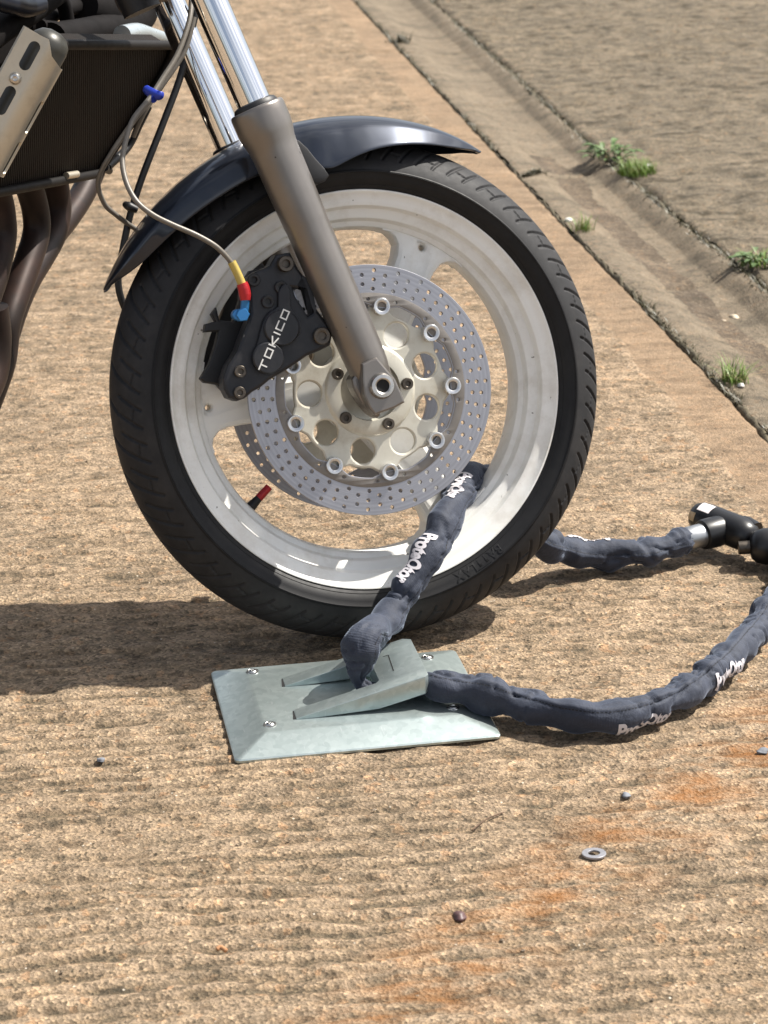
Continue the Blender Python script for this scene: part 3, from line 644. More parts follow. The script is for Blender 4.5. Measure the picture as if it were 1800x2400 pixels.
# tyre: sidewalls, shoulder line, cut tread
prof = []
for r, y in [(.2215, .0440), (.2290, .0500), (.2325, .0525), (.2365, .0555), (.2420, .0578), (.2475, .0588), (.2482, .0594), (.2500, .0596)]: prof.append((r, y))
na = 40
for i in range(na+1):
    t = (1-2*i/na); a = t*R_(74); prof.append((.2325+.0575*math.cos(a)*1.0+.0, .0585*math.sin(a)/math.sin(R_(74))*1.0))
prof += [(r, -y) for r, y in [(.2215, .0440), (.2290, .0500), (.2325, .0525), (.2365, .0555), (.2420, .0578), (.2475, .0588), (.2482, .0594), (.2500, .0596)][::-1]]
# finer tread: insert rows
P0 = np.array(prof); fine = [P0[:8]]
tr = P0[8:8+na+1]; tt = np.linspace(0, na, 113); tr = np.stack([np.interp(tt, range(na+1), tr[:, 0]), np.interp(tt, range(na+1), tr[:, 1])], -1)
P0 = np.concatenate([P0[:8], tr, P0[8+na+1:]]); arcv = np.zeros(len(P0)); i0, i1 = 8, 8+112
arcv[i0:i1+1] = np.linspace(.078, -.078, 113)
NT = 1680
TH = np.linspace(0, 2*math.pi, NT, endpoint=False)
V_, T_ = np.meshgrid(arcv, TH); PIT = 42
def seg_d(u, v, a, b):
    (ua, va), (ub, vb) = a, b; L2 = (ub-ua)**2+(vb-va)**2
    t = np.clip(((u-ua)*(ub-ua)+(v-va)*(vb-va))/L2, 0, 1); return np.hypot(u-ua-t*(ub-ua), v-va-t*(vb-va))
pl_ = 2*math.pi/PIT*.275
def tread(side):
    ph = (-T_/(2*math.pi)*PIT+(.0 if side > 0 else .5)) % 1.0; u = ph*pl_; v = V_*side; d = np.full_like(u, 1.)
    for off in (-pl_, 0, pl_):
        uu = u-off
        for (a, b, w_) in [((.000, .060), (.004, .053), .0011), ((.004, .053), (.011, .042), .0014), ((.011, .042), (.021, .024), .0015), ((.021, .024), (.034, .006), .0014),
                           ((.021, .061), (.025, .053), .0011), ((.025, .053), (.032, .041), .0014), ((.032, .041), (.039, .029), .0012), ((.007, .048), (.025, .052), .0007)]:
            d = np.minimum(d, seg_d(uu, v, a, b)-w_)
    return d
dg_ = np.minimum(tread(1), tread(-1))
depth = .0022*np.clip(1-dg_/.0007, 0, 1)*(np.abs(V_) > 0)
RR = P0[:, 0][None]-depth*np.cos(np.clip(np.abs(V_)/.0575, 0, 1.4)); YYt = P0[:, 1][None]-np.sign(V_)*depth*np.sin(np.clip(np.abs(V_)/.0575, 0, 1.4))
Vt = np.stack([RR*np.cos(TH)[:, None], YYt, RR*np.sin(TH)[:, None]], -1)
# flatten the contact patch against the ground
Wt = wl(Vt.reshape(-1, 3)); Wt[:, 2] = np.maximum(Wt[:, 2], .0022)
m_ = len(P0); I = np.arange(NT)[:, None]; J = np.arange(m_)[None]
Ft = np.stack([I*m_+J, I*m_+(J+1) % m_, ((I+1) % NT)*m_+(J+1) % m_, ((I+1) % NT)*m_+J], -1).reshape(-1, 4)
me = bpy.data.meshes.new('front_tyre'); me.vertices.add(len(Wt)); me.vertices.foreach_set('co', Wt.ravel()); me.loops.add(Ft.size); me.loops.foreach_set('vertex_index', Ft[:, ::-1].ravel()); me.polygons.add(len(Ft))
me.polygons.foreach_set('loop_start', np.arange(len(Ft))*4); me.polygons.foreach_set('loop_total', np.full(len(Ft), 4)); me.update(); me.validate()
me.polygons.foreach_set('use_smooth', [True]*len(Ft)); me.materials.append(M_tyre); me.materials.append(M_wall)
J2 = np.tile(np.arange(m_), NT); me.polygons.foreach_set('material_index', ((J2 < 10) | (J2 >= m_-11)).astype(np.int32))
tyre = bpy.data.objects.new('front_tyre', me); COL.objects.link(tyre); adopt(tyre, bike)
# moulded sidewall ribs and lettering
mbr = MB()
for r, y in [(.2335, -.0531), (.2478, -.0592)]:
    mbr.add(*lathe_geo([(r-.0006, y+.0006), (r, y-.0007), (r+.0006, y+.0004)], 220))
def polar_text(s, size, rmid, ang, flip, mbx, bold=.0004):
    V, F = text_mesh(s, size, bold, 1); wd = V[:, 0].max(); out = []
    for x, y, _ in V:
        if flip: a = ang+(x-wd/2)/rmid; r = rmid-(y-size*.36)
        else: a = ang-(x-wd/2)/rmid; r = rmid+(y-size*.36)
        yy = np.interp(r, [.2290, .2325, .2365, .2420, .2475, .252], [-.0500, -.0525, -.0555, -.0578, -.0588, -.0594])
        out.append((r*math.cos(a), yy-.0006, r*math.sin(a)))
    mbx.add(out, F)
polar_text('BATTLAX', .0155, .2405, R_(-62), False, mbr)
part('sidewall_lettering', (mbr.v, mbr.f), M_wall, tyre)

# brake discs
def disc_holes():
    H = []
    for i in range(30):
        for k, r in enumerate([.1150, .1203, .1256, .1309, .1362]):
            a = 2*math.pi*(i+ [0, .42, .84, .30, .72][k]+.06*k)/30; H.append(circ(r*math.cos(a), r*math.sin(a), .00225, 10))
    for i in range(9):
        for d in (-11, 0, 11):
            a = R_(-2+40*i+20+d); 
            if d: H.append(circ(.1035*math.cos(a), .1035*math.sin(a), .0022, 10))
    return H
dh = disc_holes()
inn = []
for i in range(180):
    a = 2*math.pi*i/180; k = math.cos(9*(a-R_(-2))); inn.append(((.0985-.0045*max(k, -.3))*math.cos(a), (.0985-.0045*max(k, -.3))*math.sin(a)))
def brake_disc(sgn):
    y0 = -.0635 if sgn < 0 else .0585
    V, F = plate_geo(circ(0, 0, .1427, 160), [inn]+dh, y0, y0+.005, .0004)
    d = part('brake_disc', (V, F), M_disc, rim, auto=15)
    return d
bd = brake_disc(-1); fd = brake_disc(1)
# dull inner band and floating carrier of the near disc
a_ = np.linspace(0, 2*math.pi, 150, endpoint=False)
V, F = lathe_geo([(.1105, -.0641), (.1105, -.0600), (.1020, -.0600), (.1020, -.0641)], 150)
def carrier_outline(n=270):
    out = []
    for i in range(n):
        a = 2*math.pi*i/n; k = math.cos(9*(a-R_(-2))); r = .0905+.0062*max(k, -.25)**(1 if k > 0 else 1); out.append((r*math.cos(a), r*math.sin(a)))
    return out
big = [circ(.0705*math.cos(R_(18.5+40*i)), .0700*math.sin(R_(18.5+40*i)), .0143, 26) for i in range(9)]
def dished(V):
    r = np.hypot(V[:, 0], V[:, 2]); V = V.copy(); V[:, 1] += np.interp(r, [.045, .055, .085, .094], [.0135, .0075, .002, 0]); return V
for sg in (-1, 1):
    yb = -.0660
    V, F = plate_geo(carrier_outline(), big+[circ(0, 0, .036, 48)], yb+.0075, yb+.0155, .0022)
    if sg > 0: V[:, 1] *= -1
    part('disc_carrier', (V, F), M_carrier, rim, auto=15)
    V, F = lathe_geo([(.0335, -.0535), (.0350, -.0618), (.0490, -.0622), (.0510, -.0612), (.0530, -.0585), (.0530, -.0500), (.0335, -.0500)], 90)
    if sg > 0: V[:, 1] *= -1
    part('carrier_boss', (V, F), M_carrier, rim, auto=35)
# dull steel band where the bobbins sit
def lug_ring():
    o = circ(0, 0, .1108, 180)
    return plate_geo(o, [[(x*1.012, z*1.012) for x, z in inn]]+[h_ for h_ in dh if math.hypot(np.mean([q[0] for q in h_]), np.mean([q[1] for q in h_])) < .107], -.0642, -.0633, .0002)
part('disc_inner_band', lug_ring(), M_disc_hub, rim, auto=30)
for i in range(9):
    a = R_(-2+40*i); x, z = .0958*math.cos(a), .0958*math.sin(a)
    V, F = lathe_geo([(.0052, -.0655), (.0054, -.0682), (.0070, -.0690), (.0092, -.0690), (.0098, -.0682), (.0098, -.0520), (.0052, -.0520)], 28)
    part('disc_bobbin', (V+np.array([x, 0, z]), F), M_bobbin, rim, auto=35)
for i in range(5):
    a = R_(5-71.8*i); x, z = .0432*math.cos(a), .0432*math.sin(a)
    disc_bolt('disc_bolt', x, z, -.0618, .0068, .0055, M_bolt, rim)
# bearing seal and dark centre
part('hub_seal', lathe_geo([(.0345, -.0535), (.0345, -.0480), (.0120, -.0480), (.0120, -.0495), (.0250, -.0500), (.0300, -.0530)], 60), M_carrier, rim, auto=35)
part('wheel_spacer', lathe_geo([(.020, -.0500), (.020, -.0800), (.012, -.0800), (.012, -.0500)], 40), M_black, rim, auto=35)

# fork legs
FA = np.array([-.0180, .0484]); FB = np.array([-.1531, .4397]); fdv = (FB-FA)/np.linalg.norm(FB-FA)
def on_leg(t, y): q = FA+fdv*t; return np.array([q[0], y, q[1]])
def leg(y, dt=0.0):
    # t measured along the leg from FA; lower leg ends in a collar, chrome above
    ts = [-.052, -.040, -.02, .0, .06, .12, .148, .150, .155, .20, .236, .246, .256, .266, .278, .284, .287, .2885]
    ts = [ts[0]]+[t+dt*(t > .1) for t in ts[1:]]
    rs = [.012, .0205, .0232, .0240, .0243, .0246, .0246, .0248, .0252, .0262, .0266, .0275, .0300, .0312, .0312, .0312, .0306, .0290]
    V, F = tube_geo(np.array([on_leg(t, y) for t in ts]), np.array(rs), 48); lo = part('fork_leg', (V, F), M_fork, auto=50)
    V, F = tube_geo(np.array([on_leg(t+dt, y) for t in (.2875, .290, .2935, .295)]), np.array([.0255, .0255, .0235, .0200]), 36); part('dust_seal', (V, F), M_black, lo, auto=35)
    V, F = tube_geo(np.array([on_leg(t, y) for t in (.24, .40, .55, .62)]), np.full(4, .0190), 64); part('fork_tube', (V, F), M_chrome, lo, auto=50)
    return lo
nl = leg(-.105); fl = leg(.100, -.026)
# axle lug of the near leg, flat front with pinch bolt end
def pp(L_, y, ox=600, oy=600, sc=2.765): return [wp(ox+a/sc, oy+b/sc, y) for a, b in L_]
lug = smooth2([(688, 700), (740, 672), (785, 658), (812, 690), (850, 735), (905, 800), (940, 880), (966, 948), (900, 985), (830, 1010), (770, 1032), (735, 985), (700, 900), (690, 800)], 1)
V, F = plate_geo(pp(lug, -.133), (), -.1335, -.098, .0022); part('axle_lug', (V, F), M_fork, nl, auto=16)
back = smooth2([(600, 800), (690, 700), (780, 800), (790, 1030), (740, 1035), (690, 985), (640, 910)], 2)
V, F = plate_geo(pp(back, -.10), (), -.116, -.084, .004); part('lug_web', (V, F), M_fork, nl, auto=16)
ax_, az_ = wp(600+815/2.765, 600+842/2.765, -.135)
V, F = lathe_geo([(.0001, -.128), (.0075, -.128), (.0075, -.1405), (.0090, -.1415), (.0125, -.1412), (.0138, -.1390), (.0142, -.1340), (.0150, -.1330), (.0150, -.1300)], 36, False)
part('axle_nut', (V+np.array([ax_, 0, az_]), F), M_boltc, nl, auto=35)
V, F = lathe_geo([(.0074, -.1395), (.0001, -.1390)], 24, False); part('axle_bore_shade', (V+np.array([ax_, 0, az_]), F), M_recess_shade, nl)  # dark disc closes the nut as the painted shade of its bore
V, F = lathe_geo([(.0095, -.16), (.0095, .13), (.0001, .13)], 24, False); V[:, 1] = np.clip(V[:, 1], -.12, .13)
part('axle', (V, F), M_boltc, auto=40)
V, F = tube_geo(np.array([on_leg(-.05, .100), on_leg(-.075, .100)]), np.array([.022, .020]), 24); part('axle_lug', (V, F), M_fork, fl, auto=40)
# lower yoke and steering stem
def box_geo(c, ex, ey, ez, sx, sy, sz, bev=0):
    c = np.asarray(c); bm = bmesh.new(); bmesh.ops.create_cube(bm, size=1)
    for v in bm.verts: v.co = Vector((v.co.x*sx, v.co.y*sy, v.co.z*sz))
    if bev: bmesh.ops.bevel(bm, geom=bm.edges[:], offset=bev, segments=3, affect='EDGES', profile=.5)
    V = np.array([c+np.asarray(ex)*v.co.x+np.asarray(ey)*v.co.y+np.asarray(ez)*v.co.z for v in bm.verts]); F = [tuple(q.index for q in f.verts) for f in bm.faces]; bm.free(); return V, F
fx = np.array([fdv[1], 0, -fdv[0]]); fz = np.array([fdv[0], 0, fdv[1]])
yk = on_leg(.470, 0)+fx*(-.018)
M_yoke = pbr('brown_grey_yoke', (.085, .06, .05), .5, .4, .2, 30)
part('fork_yoke', box_geo(yk, fx, [0, 1, 0], fz, .075, .262, .034, .012), M_yoke, auto=40)
part('steering_stem', tube_geo(np.array([yk-fx*.035-fz*.03, yk-fx*.035+fz*.16]), np.array([.022, .022]), 24), M_black, auto=40)

# mudguard
def fender():
    th = np.linspace(57.3, 154.2, 121); V = []; rows = 19
    edge_th = [57.3, 60, 64, 70, 78, 84, 88, 92, 96, 97.5, 100, 106, 112, 116, 121, 127, 135, 142, 147, 151, 154.2]
    edge_r = [.3175, .3080, .2990, .2900, .2800, .2725, .2660, .2590, .2515, .2520, .2600, .2680, .2720, .2735, .2750, .2775, .2830, .2890, .2950, .3055, .3165]
    hw_th = [57.3, 60, 64, 70, 78, 88, 96, 99, 103, 110, 116, 125, 138, 147, 151, 154.2]
    hw = [.0030, .0190, .0370, .0560, .0700, .0780, .0800, .0785, .0720, .0690, .0690, .0690, .0640, .0480, .0280, .0030]
    er = np.interp(th, edge_th, edge_r); hh = np.interp(th, hw_th, hw)
    ker = np.ones(7)/7
    er = np.concatenate([er[:3], np.convolve(er, ker, 'valid'), er[-3:]]); hh = np.concatenate([hh[:3], np.convolve(hh, ker, 'valid'), hh[-3:]])
    rc = .3185-.0015*np.cos(R_(6)*(th-100)/6)
    for t, e, h_, c in zip(th, er, hh, rc):
        a = R_(t); sh = min(.024, max(.0035, (c-e)*.42))
        fr = min(1, max(0, (112-t)/10)); k_ = 1-.20*fr
        half = [(0, c), (.30*k_, c-.0012*h_/.08), (.55*k_, c-.18*sh), (.75*k_, c-.42*sh), (.88*k_, c-.68*sh), (.955*k_, c-.92*sh), (.985*k_, c-1.05*sh)]
        rest = [(.985*k_+(1.0-.985*k_)*k, c-1.05*sh+(e-(c-1.05*sh))*k) for k in (.35, .7, 1.0)]
        hp = half+rest; full = [(-u, r) for u, r in hp[::-1]]+hp[1:]
        for u, r in full: V.append((r*math.cos(a), u*h_, r*math.sin(a)))
    F = [(i*rows+j, i*rows+j+1, (i+1)*rows+j+1, (i+1)*rows+j) for i in range(len(th)-1) for j in range(rows-1)]
    return np.array(V), F
fe = part('front_mudguard', fender(), M_paint, auto=60)
fit_mod(fe, 'SOLIDIFY', thickness=.0028, offset=-1 if True else 1); fit_mod(fe, 'SUBSURF', levels=1, render_levels=2)
# black bracket between the guard and each leg
for y0, y1 in ((-.094, -.066), (.066, .092)):
    br = smooth2([wp(655, 330, -.09), wp(700, 330, -.09), wp(738, 372, -.09), wp(770, 412, -.09), wp(745, 432, -.09), wp(715, 425, -.09), wp(680, 400, -.09)], 2)
    part('mudguard_bracket', plate_geo(br, (), y0, y1, .002), M_black, fe, auto=40)

# calipers: body halves either side of the disc
def z3(a, b, y=-.104): return wp(450+a/4.1475, 550+b/4.1475, y)
cal_out = [z3(*q) for q in [(700, 330), (760, 300), (820, 195), (960, 170), (1040, 330), (1120, 440), (1150, 520), (1200, 700), (1320, 860), (1370, 960), (1350, 1075), (1240, 1130), (1120, 1180), (1020, 1250), (900, 1330), (760, 1410), (690, 1470), (590, 1530), (520, 1590), (440, 1620), (360, 1590), (315, 1500), (305, 1400), (350, 1270), (440, 1130), (490, 990), (540, 860), (570, 760), (560, 620), (545, 500), (560, 410), (640, 350)]]
win = [z3(*q) for q in [(985, 520), (1040, 525), (1090, 440), (1130, 470), (1165, 640), (1180, 760), (1130, 790), (1085, 720), (1010, 600)]]
cal = part('brake_caliper', plate_geo(cal_out, [win], -.1030, -.0680, .0035), M_caliper, auto=16)
rear = [z3(*q) for q in [(640, 330), (760, 300), (1040, 330), (1200, 700), (1330, 960), (1120, 1180), (900, 1330), (690, 1470), (440, 1600), (315, 1460), (190, 1440), (150, 1400), (240, 1250), (300, 1060), (330, 930), (190, 940), (200, 860), (300, 830), (260, 760), (310, 690), (340, 820), (470, 830), (540, 620), (545, 480)]]
part('caliper_rear_half', plate_geo(rear, (), -.0560, -.0400, .002), M_black, cal, auto=16)
part('caliper_bridge', plate_geo([z3(*q) for q in [(560, 480), (640, 360), (900, 330), (830, 520), (640, 780), (560, 740)]], (), -.072, -.044, .002), M_black, cal, auto=16)
# raised web and the figure-eight piston cover
part('caliper_web', plate_geo(smooth2([z3(*q) for q in [(830, 560), (900, 470), (950, 560), (950, 700), (985, 760), (1050, 860), (1045, 960), (960, 1060), (880, 1085), (830, 1080), (700, 1080), (610, 1160), (640, 1010), (690, 830), (760, 740), (830, 700)]], 2), (), -.1085, -.1020, .002), M_caliper, cal, auto=16)
def cyl_y(x, z, r, y0, y1, n=40, ch=.0015): return (lambda g: (g[0]+np.array([x, 0, z]), g[1]))(lathe_geo([(.0001, y0), (r-ch, y0), (r, y0+ch), (r, y1)], n, False))
for a, b, rr_ in [(872, 905, 172), (742, 1198, 152)]:
    x, z = z3(a, b, -.110); part('piston_cover', cyl_y(x, z, rr_/4.1475/2080, -.1125, -.1015), M_caliper, cal, auto=40)
for a, b, r, h_, mt in [(905, 285, 78, .010, M_bolt), (1262, 985, 84, .006, M_bolt), (868, 512, 62, .004, M_black), (740, 652, 62, .004, M_black), (470, 1330, 58, .005, M_bolt), (465, 1535, 58, .005, M_bolt), (600, 440, 62, .006, M_black)]:
    x, z = z3(a, b, -.106); disc_bolt('caliper_bolt', x, z, -.1030, r/4.1475/2080, h_, mt, cal)
part('brake_pad_shim', plate_geo([z3(*q) for q in [(985, 525), (1025, 530), (1062, 640), (1100, 700), (1140, 770), (1075, 762), (1030, 670), (995, 590)]], (), -.088, -.082, .0005), M_disc, cal, auto=40)
# block lettering on the covers, running up the caliper
def stroke_letters(word, h, gap, sw):
    G_ = {'T': (.75, [[(0, 1), (.75, 1)], [(.375, 1), (.375, 0)]]), 'O': (.62, [[(0, 0), (.62, 0), (.62, 1), (0, 1), (0, 0)]]), 'K': (.66, [[(0, 0), (0, 1)], [(.62, 1), (.05, .48), (.66, 0)]]), 'I': (.0, [[(0, 0), (0, 1)]]), 'C': (.58, [[(.58, 1), (0, 1), (0, 0), (.58, 0)]])}
    x = 0; segs = []
    for c in word:
        wd, st = G_[c]
        for s_ in st:
            for p_, q_ in zip(s_, s_[1:]): segs.append(((x+p_[0]*h*2.2, p_[1]*h), (x+q_[0]*h*2.2, q_[1]*h)))
        x += wd*h*2.2+gap
    mb_ = MB()
    for i, (p_, q_) in enumerate(segs):
        p_ = np.array(p_); q_ = np.array(q_); d = (q_-p_)/np.linalg.norm(q_-p_); n_ = np.array([-d[1], d[0]])*sw/2; e = d*sw/2
        z0 = .0002+i*.00002
        mb_.add([(*(p_-e-n_), z0), (*(q_+e-n_), z0), (*(q_+e+n_), z0), (*(p_-e+n_), z0)], [(0, 1, 2, 3)])
    return np.array(mb_.v), mb_.f, x-gap
V, F, wd = stroke_letters('TOKICO', .0068, .0046, .0016)
p0 = np.array(z3(705, 1330, -.1127)); p1 = np.array(z3(945, 752, -.1127)); d = p1-p0; ln = np.linalg.norm(d); d /= ln; n_ = np.array([-d[1], d[0]])
k = ln/wd; out = []
for x, y, zz in V: q = p0+d*x*k+n_*y*k*1.0; out.append((q[0], -.1126-zz, q[1]))
part('caliper_lettering', (out, F), M_tok, cal, smooth=False)
# mirrored caliper on the far disc
V, F = plate_geo(cal_out, (), .066, .103, .003); far = part('brake_caliper', (V, F), M_caliper, auto=16)
V, F = plate_geo(rear, (), .038, .060, .002); part('caliper_rear_half', (V, F), M_black, far, auto=40)

# hoses and cables, then a dark tube in place of a reflection
def hose(name, L_, r, mat, parent=None, n=14): return tube(name, [w3(a, b, y) for a, b, y in L_], r, mat, parent or bike, n, 8)
h1 = hose('brake_hose', [(452, -18, -.02), (449, 0, -.02), (443, 51, -.03), (416, 127, -.04), (380, 186, -.05), (350, 232, -.06), (312, 280, -.07), (294, 333, -.08), (287, 380, -.09), (297, 430, -.100), (321, 473, -.108), (359, 504, -.114), (405, 527, -.117), (456, 549, -.118), (498, 572, -.118), (523, 593, -.117), (546, 620, -.115)], .0030, M_hose)
hose('hose_sleeve', [(543, 614, -.1155), (556, 640, -.114), (568, 668, -.113)], .0048, M_yellow, h1)
hose('hose_nut', [(567, 664, -.113), (571, 675, -.1128), (574, 690, -.112), (575, 704, -.112)], [.0062, .0068, .0068, .0055], M_red, h1)
hose('banjo_neck', [(575, 700, -.111), (573, 722, -.109), (570, 738, -.108)], .0048, M_blue, h1)
x, z = wp(567, 738, -.108); part('banjo_bolt', cyl_y(x, z, .0078, -.1150, -.0980, 6, .001), M_blue, h1, auto=20)
x, z = wp(555, 738, -.104); part('banjo_ring', cyl_y(x, z, .0062, -.1120, -.1000, 20, .001), M_blue, h1, auto=30)
hose('hose_clip', [(342, 208, -.05), (352, 216, -.055), (372, 224, -.06), (374, 216, -.06)], [.0045, .0055, .0055, .0045], M_bluedk, h1)
hose('hose_clip', [(353, 226, -.055), (362, 232, -.06)], .0048, M_bluedk, h1)
hose('brake_hose', [(455, 40, .03), (440, 100, .03), (422, 139, .03), (380, 200, .03), (333, 258, .03), (287, 320, .035), (253, 372, .04), (234, 410, .05), (231, 442, .06), (247, 481, .07), (270, 502, .08), (296, 522, .09), (330, 545, .10)], .0030, M_hose)
cb = hose('speedometer_cable', [(470, 0, .09), (456, 42, .09), (426, 169, .09), (388, 274, .09), (350, 371, .09), (325, 439, .092), (303, 512, .094), (287, 590, .096), (277, 650, .098), (284, 700, .10), (310, 760, .105)], .0042, M_black)
hose('cable_tie', [(292, 478, .085), (303, 484, .080), (322, 492, .080)], [.0035, .0055, .0040], M_black, cb)
hose('dark_reflection_tube', [(430, 60, .12), (445, 140, .12), (474, 230, .12), (500, 300, .12), (512, 330, .11)], .0052, M_black)  # black tube added for the dark reflection along the far chrome leg

# ------------------------------------------------------------------ body side: radiator, headers, frame
def rp(px, py, off=0.0): return pl(px, py, RAD0+NR*off, NR)
core = [rp(*q) for q in [(143, 108), (400, 108), (380, 160), (318, 268), (262, 356), (236, 404), (150, 421), (-40, 455), (-40, 400), (60, 240)]]
def slab3(P, n, t):
    P = np.array(P); k = len(P); V = np.concatenate([P, P-np.asarray(n)*t]); F = [tuple(range(k)), tuple(range(2*k-1, k-1, -1))]+[(i, (i+1) % k, (i+1) % k+k, i+k) for i in range(k)]; return V, F
rad = put('radiator', *slab3(core, NR, .030), M_core, bike, False)
M_radfr = pbr('brown_black_radiator_frame', (.006, .0045, .004), .6, .0, .3, 40, spec=.25)
def rail(a, b, r, mat=M_radfr, off=.004, nm='radiator_rail', par=None): return put(nm, *tube_geo(np.array([rp(*a, off), rp(*b, off)]), np.array([r, r]), 10), mat, par or rad, True, 40)
rail((140, 105), (405, 106), .006); rail((234, 406), (-40, 458), .006); rail((143, 105), (60, 240), .005)
P = cat_rom([rp(*q, .004) for q in [(405, 106), (392, 150), (322, 268), (264, 356), (234, 406)]], 6); put('radiator_rail', *tube_geo(P, np.full(len(P), .0052), 10), M_radfr, rad, True, 40)
put('radiator_lug', *tube_geo(np.array([rp(155, 412, .006), rp(180, 408, .006)]), np.array([.0045, .0045]), 10), M_alloy, rad, True, 40)
put('radiator_lug', *tube_geo(np.array([rp(244, 392, .006), rp(256, 400, .006)]), np.array([.006, .005]), 10), M_black, rad, True, 40)
# pale side strip behind the hoses
P = cat_rom([rp(*q, .012) for q in [(414, 140), (380, 200), (338, 262), (312, 320)]], 5); put('radiator_strip', *tube_geo(P, np.full(len(P), .0036), 10), M_hose, rad, True, 40)
P = cat_rom([rp(*q, .006) for q in [(352, 250), (330, 290), (300, 345), (252, 390)]], 5); put('radiator_edge', *tube_geo(P, np.linspace(.003, .006, len(P)), 10), M_black, rad, True, 40)
# header pipes
HP0 = -.485*HD+.5*UP
def hp(px, py, off=0.): return pl(px, py, HP0+HD*off, HD)
def header(L_, r, off):
    P = cat_rom([hp(a, b, off) for a, b in L_], 8); return put('exhaust_header', *tube_geo(P, np.full(len(P), r), 24), M_pipe, bike, True, 60)
header([(236, 350), (224, 385), (208, 424), (187, 466), (156, 512), (110, 570), (60, 650), (20, 730), (-20, 830)], .0165, -.010)
header([(104, 330), (118, 380), (130, 433), (136, 492), (124, 550), (96, 602), (64, 655), (35, 720), (5, 810), (-30, 900)], .0172, -.002)
header([(24, 330), (48, 390), (72, 450), (85, 505), (84, 553), (66, 612), (38, 690), (16, 760), (4, 850), (-32, 950)], .0172, .006)
header([(-50, 350), (-28, 410), (-5, 462), (4, 510), (5, 560), (-12, 640), (-40, 730), (-60, 850)], .0172, .014)
header([(-20, 720), (-12, 800), (-22, 880), (-60, 960)], .020, .018)
# slotted alloy guard on the radiator's near end
GA = rp(110, 94, .035); GB = rp(-50, 389, .035); gd = (GB-GA)/np.linalg.norm(GB-GA)
view = (GA-CAM_C)/np.linalg.norm(GA-CAM_C)
fn = -view+gd*(view @ gd); fn /= np.linalg.norm(fn)                # face of the guard looks toward the open side
fu = np.cross(gd, fn); fu /= np.linalg.norm(fu)
if fu @ CR < 0: fu = -fu
GLn = np.linalg.norm(GB-GA)
def guard_section(): # (u across, v depth) open shell: flat face then bend round the front
    pts = [(-.0275, -.004), (-.026, 0), (-.010, 0), (.002, 0)]
    for a in np.linspace(90, 0, 9): pts.append((.002+.026*math.cos(R_(a)), -.026+.026*math.sin(R_(a))))
    pts.append((.028, -.040)); return pts
sec = guard_section(); mbg = MB(); ns = len(sec)
ss = np.linspace(-.001, GLn, 40); V = []
for s_ in ss:
    for u, v in sec:
        cut = max(0, (.045-s_)/.045)*min(1, max(0, (u-.004)/.006))*(.012+.5*max(0, u-.010)) if u > .004 else 0   # stepped top corner
        V.append(GA+gd*(s_+cut)+fu*u+fn*v)
F = [(i*ns+j, i*ns+j+1, (i+1)*ns+j+1, (i+1)*ns+j) for i in range(len(ss)-1) for j in range(ns-1)]
gu = put('radiator_guard', V, F, M_alloy, None, True, 60); fit_mod(gu, 'SOLIDIFY', thickness=.0022, offset=0)
def slotcut(s0, s1, u, v, wdt, depth, axis):
    # stadium prism used to cut the shell
    n = 10; o = []
    for i in range(n+1): a = math.pi/2+math.pi*i/n; o.append((s0+wdt*math.cos(a), wdt*math.sin(a)))
    for i in range(n+1): a = -math.pi/2+math.pi*i/n; o.append((s1+wdt*math.cos(a), wdt*math.sin(a)))
    if axis == 'f': base = [GA+gd*a+fu*(u+b)+fn*(v+depth) for a, b in o]; dn = fn*depth*2
    else: base = [GA+gd*a+fn*(v+b)+fu*(u+depth) for a, b in o]; dn = fu*depth*2
    return slab3(base, dn/np.linalg.norm(dn), np.linalg.norm(dn))
cm = MB()
for s0 in (.013, .067): cm.add(*slotcut(s0, s0+.021, -.008, 0, .0062, .012, 'f'))
for s0 in (.064, .114, .164): cm.add(*slotcut(s0, s0+.030, .028, -.016, .0045, .012, 's'))
ct = put('tmp_cut', cm.v, cm.f, None, None, False); bm_ = gu.modifiers.new('b', 'BOOLEAN'); bm_.operation = 'DIFFERENCE'; bm_.object = ct; bm_.solver = 'EXACT'
bake(gu); bpy.data.objects.remove(ct); adopt(gu, bike)
gu.data.polygons.foreach_set('use_smooth', [True]*len(gu.data.polygons)); gu.data.set_sharp_from_angle(angle=R_(40))
def fbolt(s_, u, r):
    V, F = lathe_geo([(r, 0), (r*.98, -.002), (r*.72, -.0048), (r*.42, -.0054), (r*.36, -.0040), (.0001, -.0036)], 20, False)
    return put('guard_bolt', np.array([GA+gd*(s_+x)+fu*(u+z)+fn*(.0012-y) for x, y, z in V]), F, M_boltc, gu, True, 40)
fbolt(.052, -.010, .0066)
# dark canister inside the guard with its rounded cap
cc = [GA+gd*t+fu*.004-fn*.026 for t in (-.012, -.009, -.002, .006, GLn)]
put('radiator_tank', *tube_geo(np.array(cc), np.array([.006, .014, .0205, .0222, .0222]), 32), pbr('tank_grey', (.045, .044, .038), .4, .3, .15), bike, True, 45)
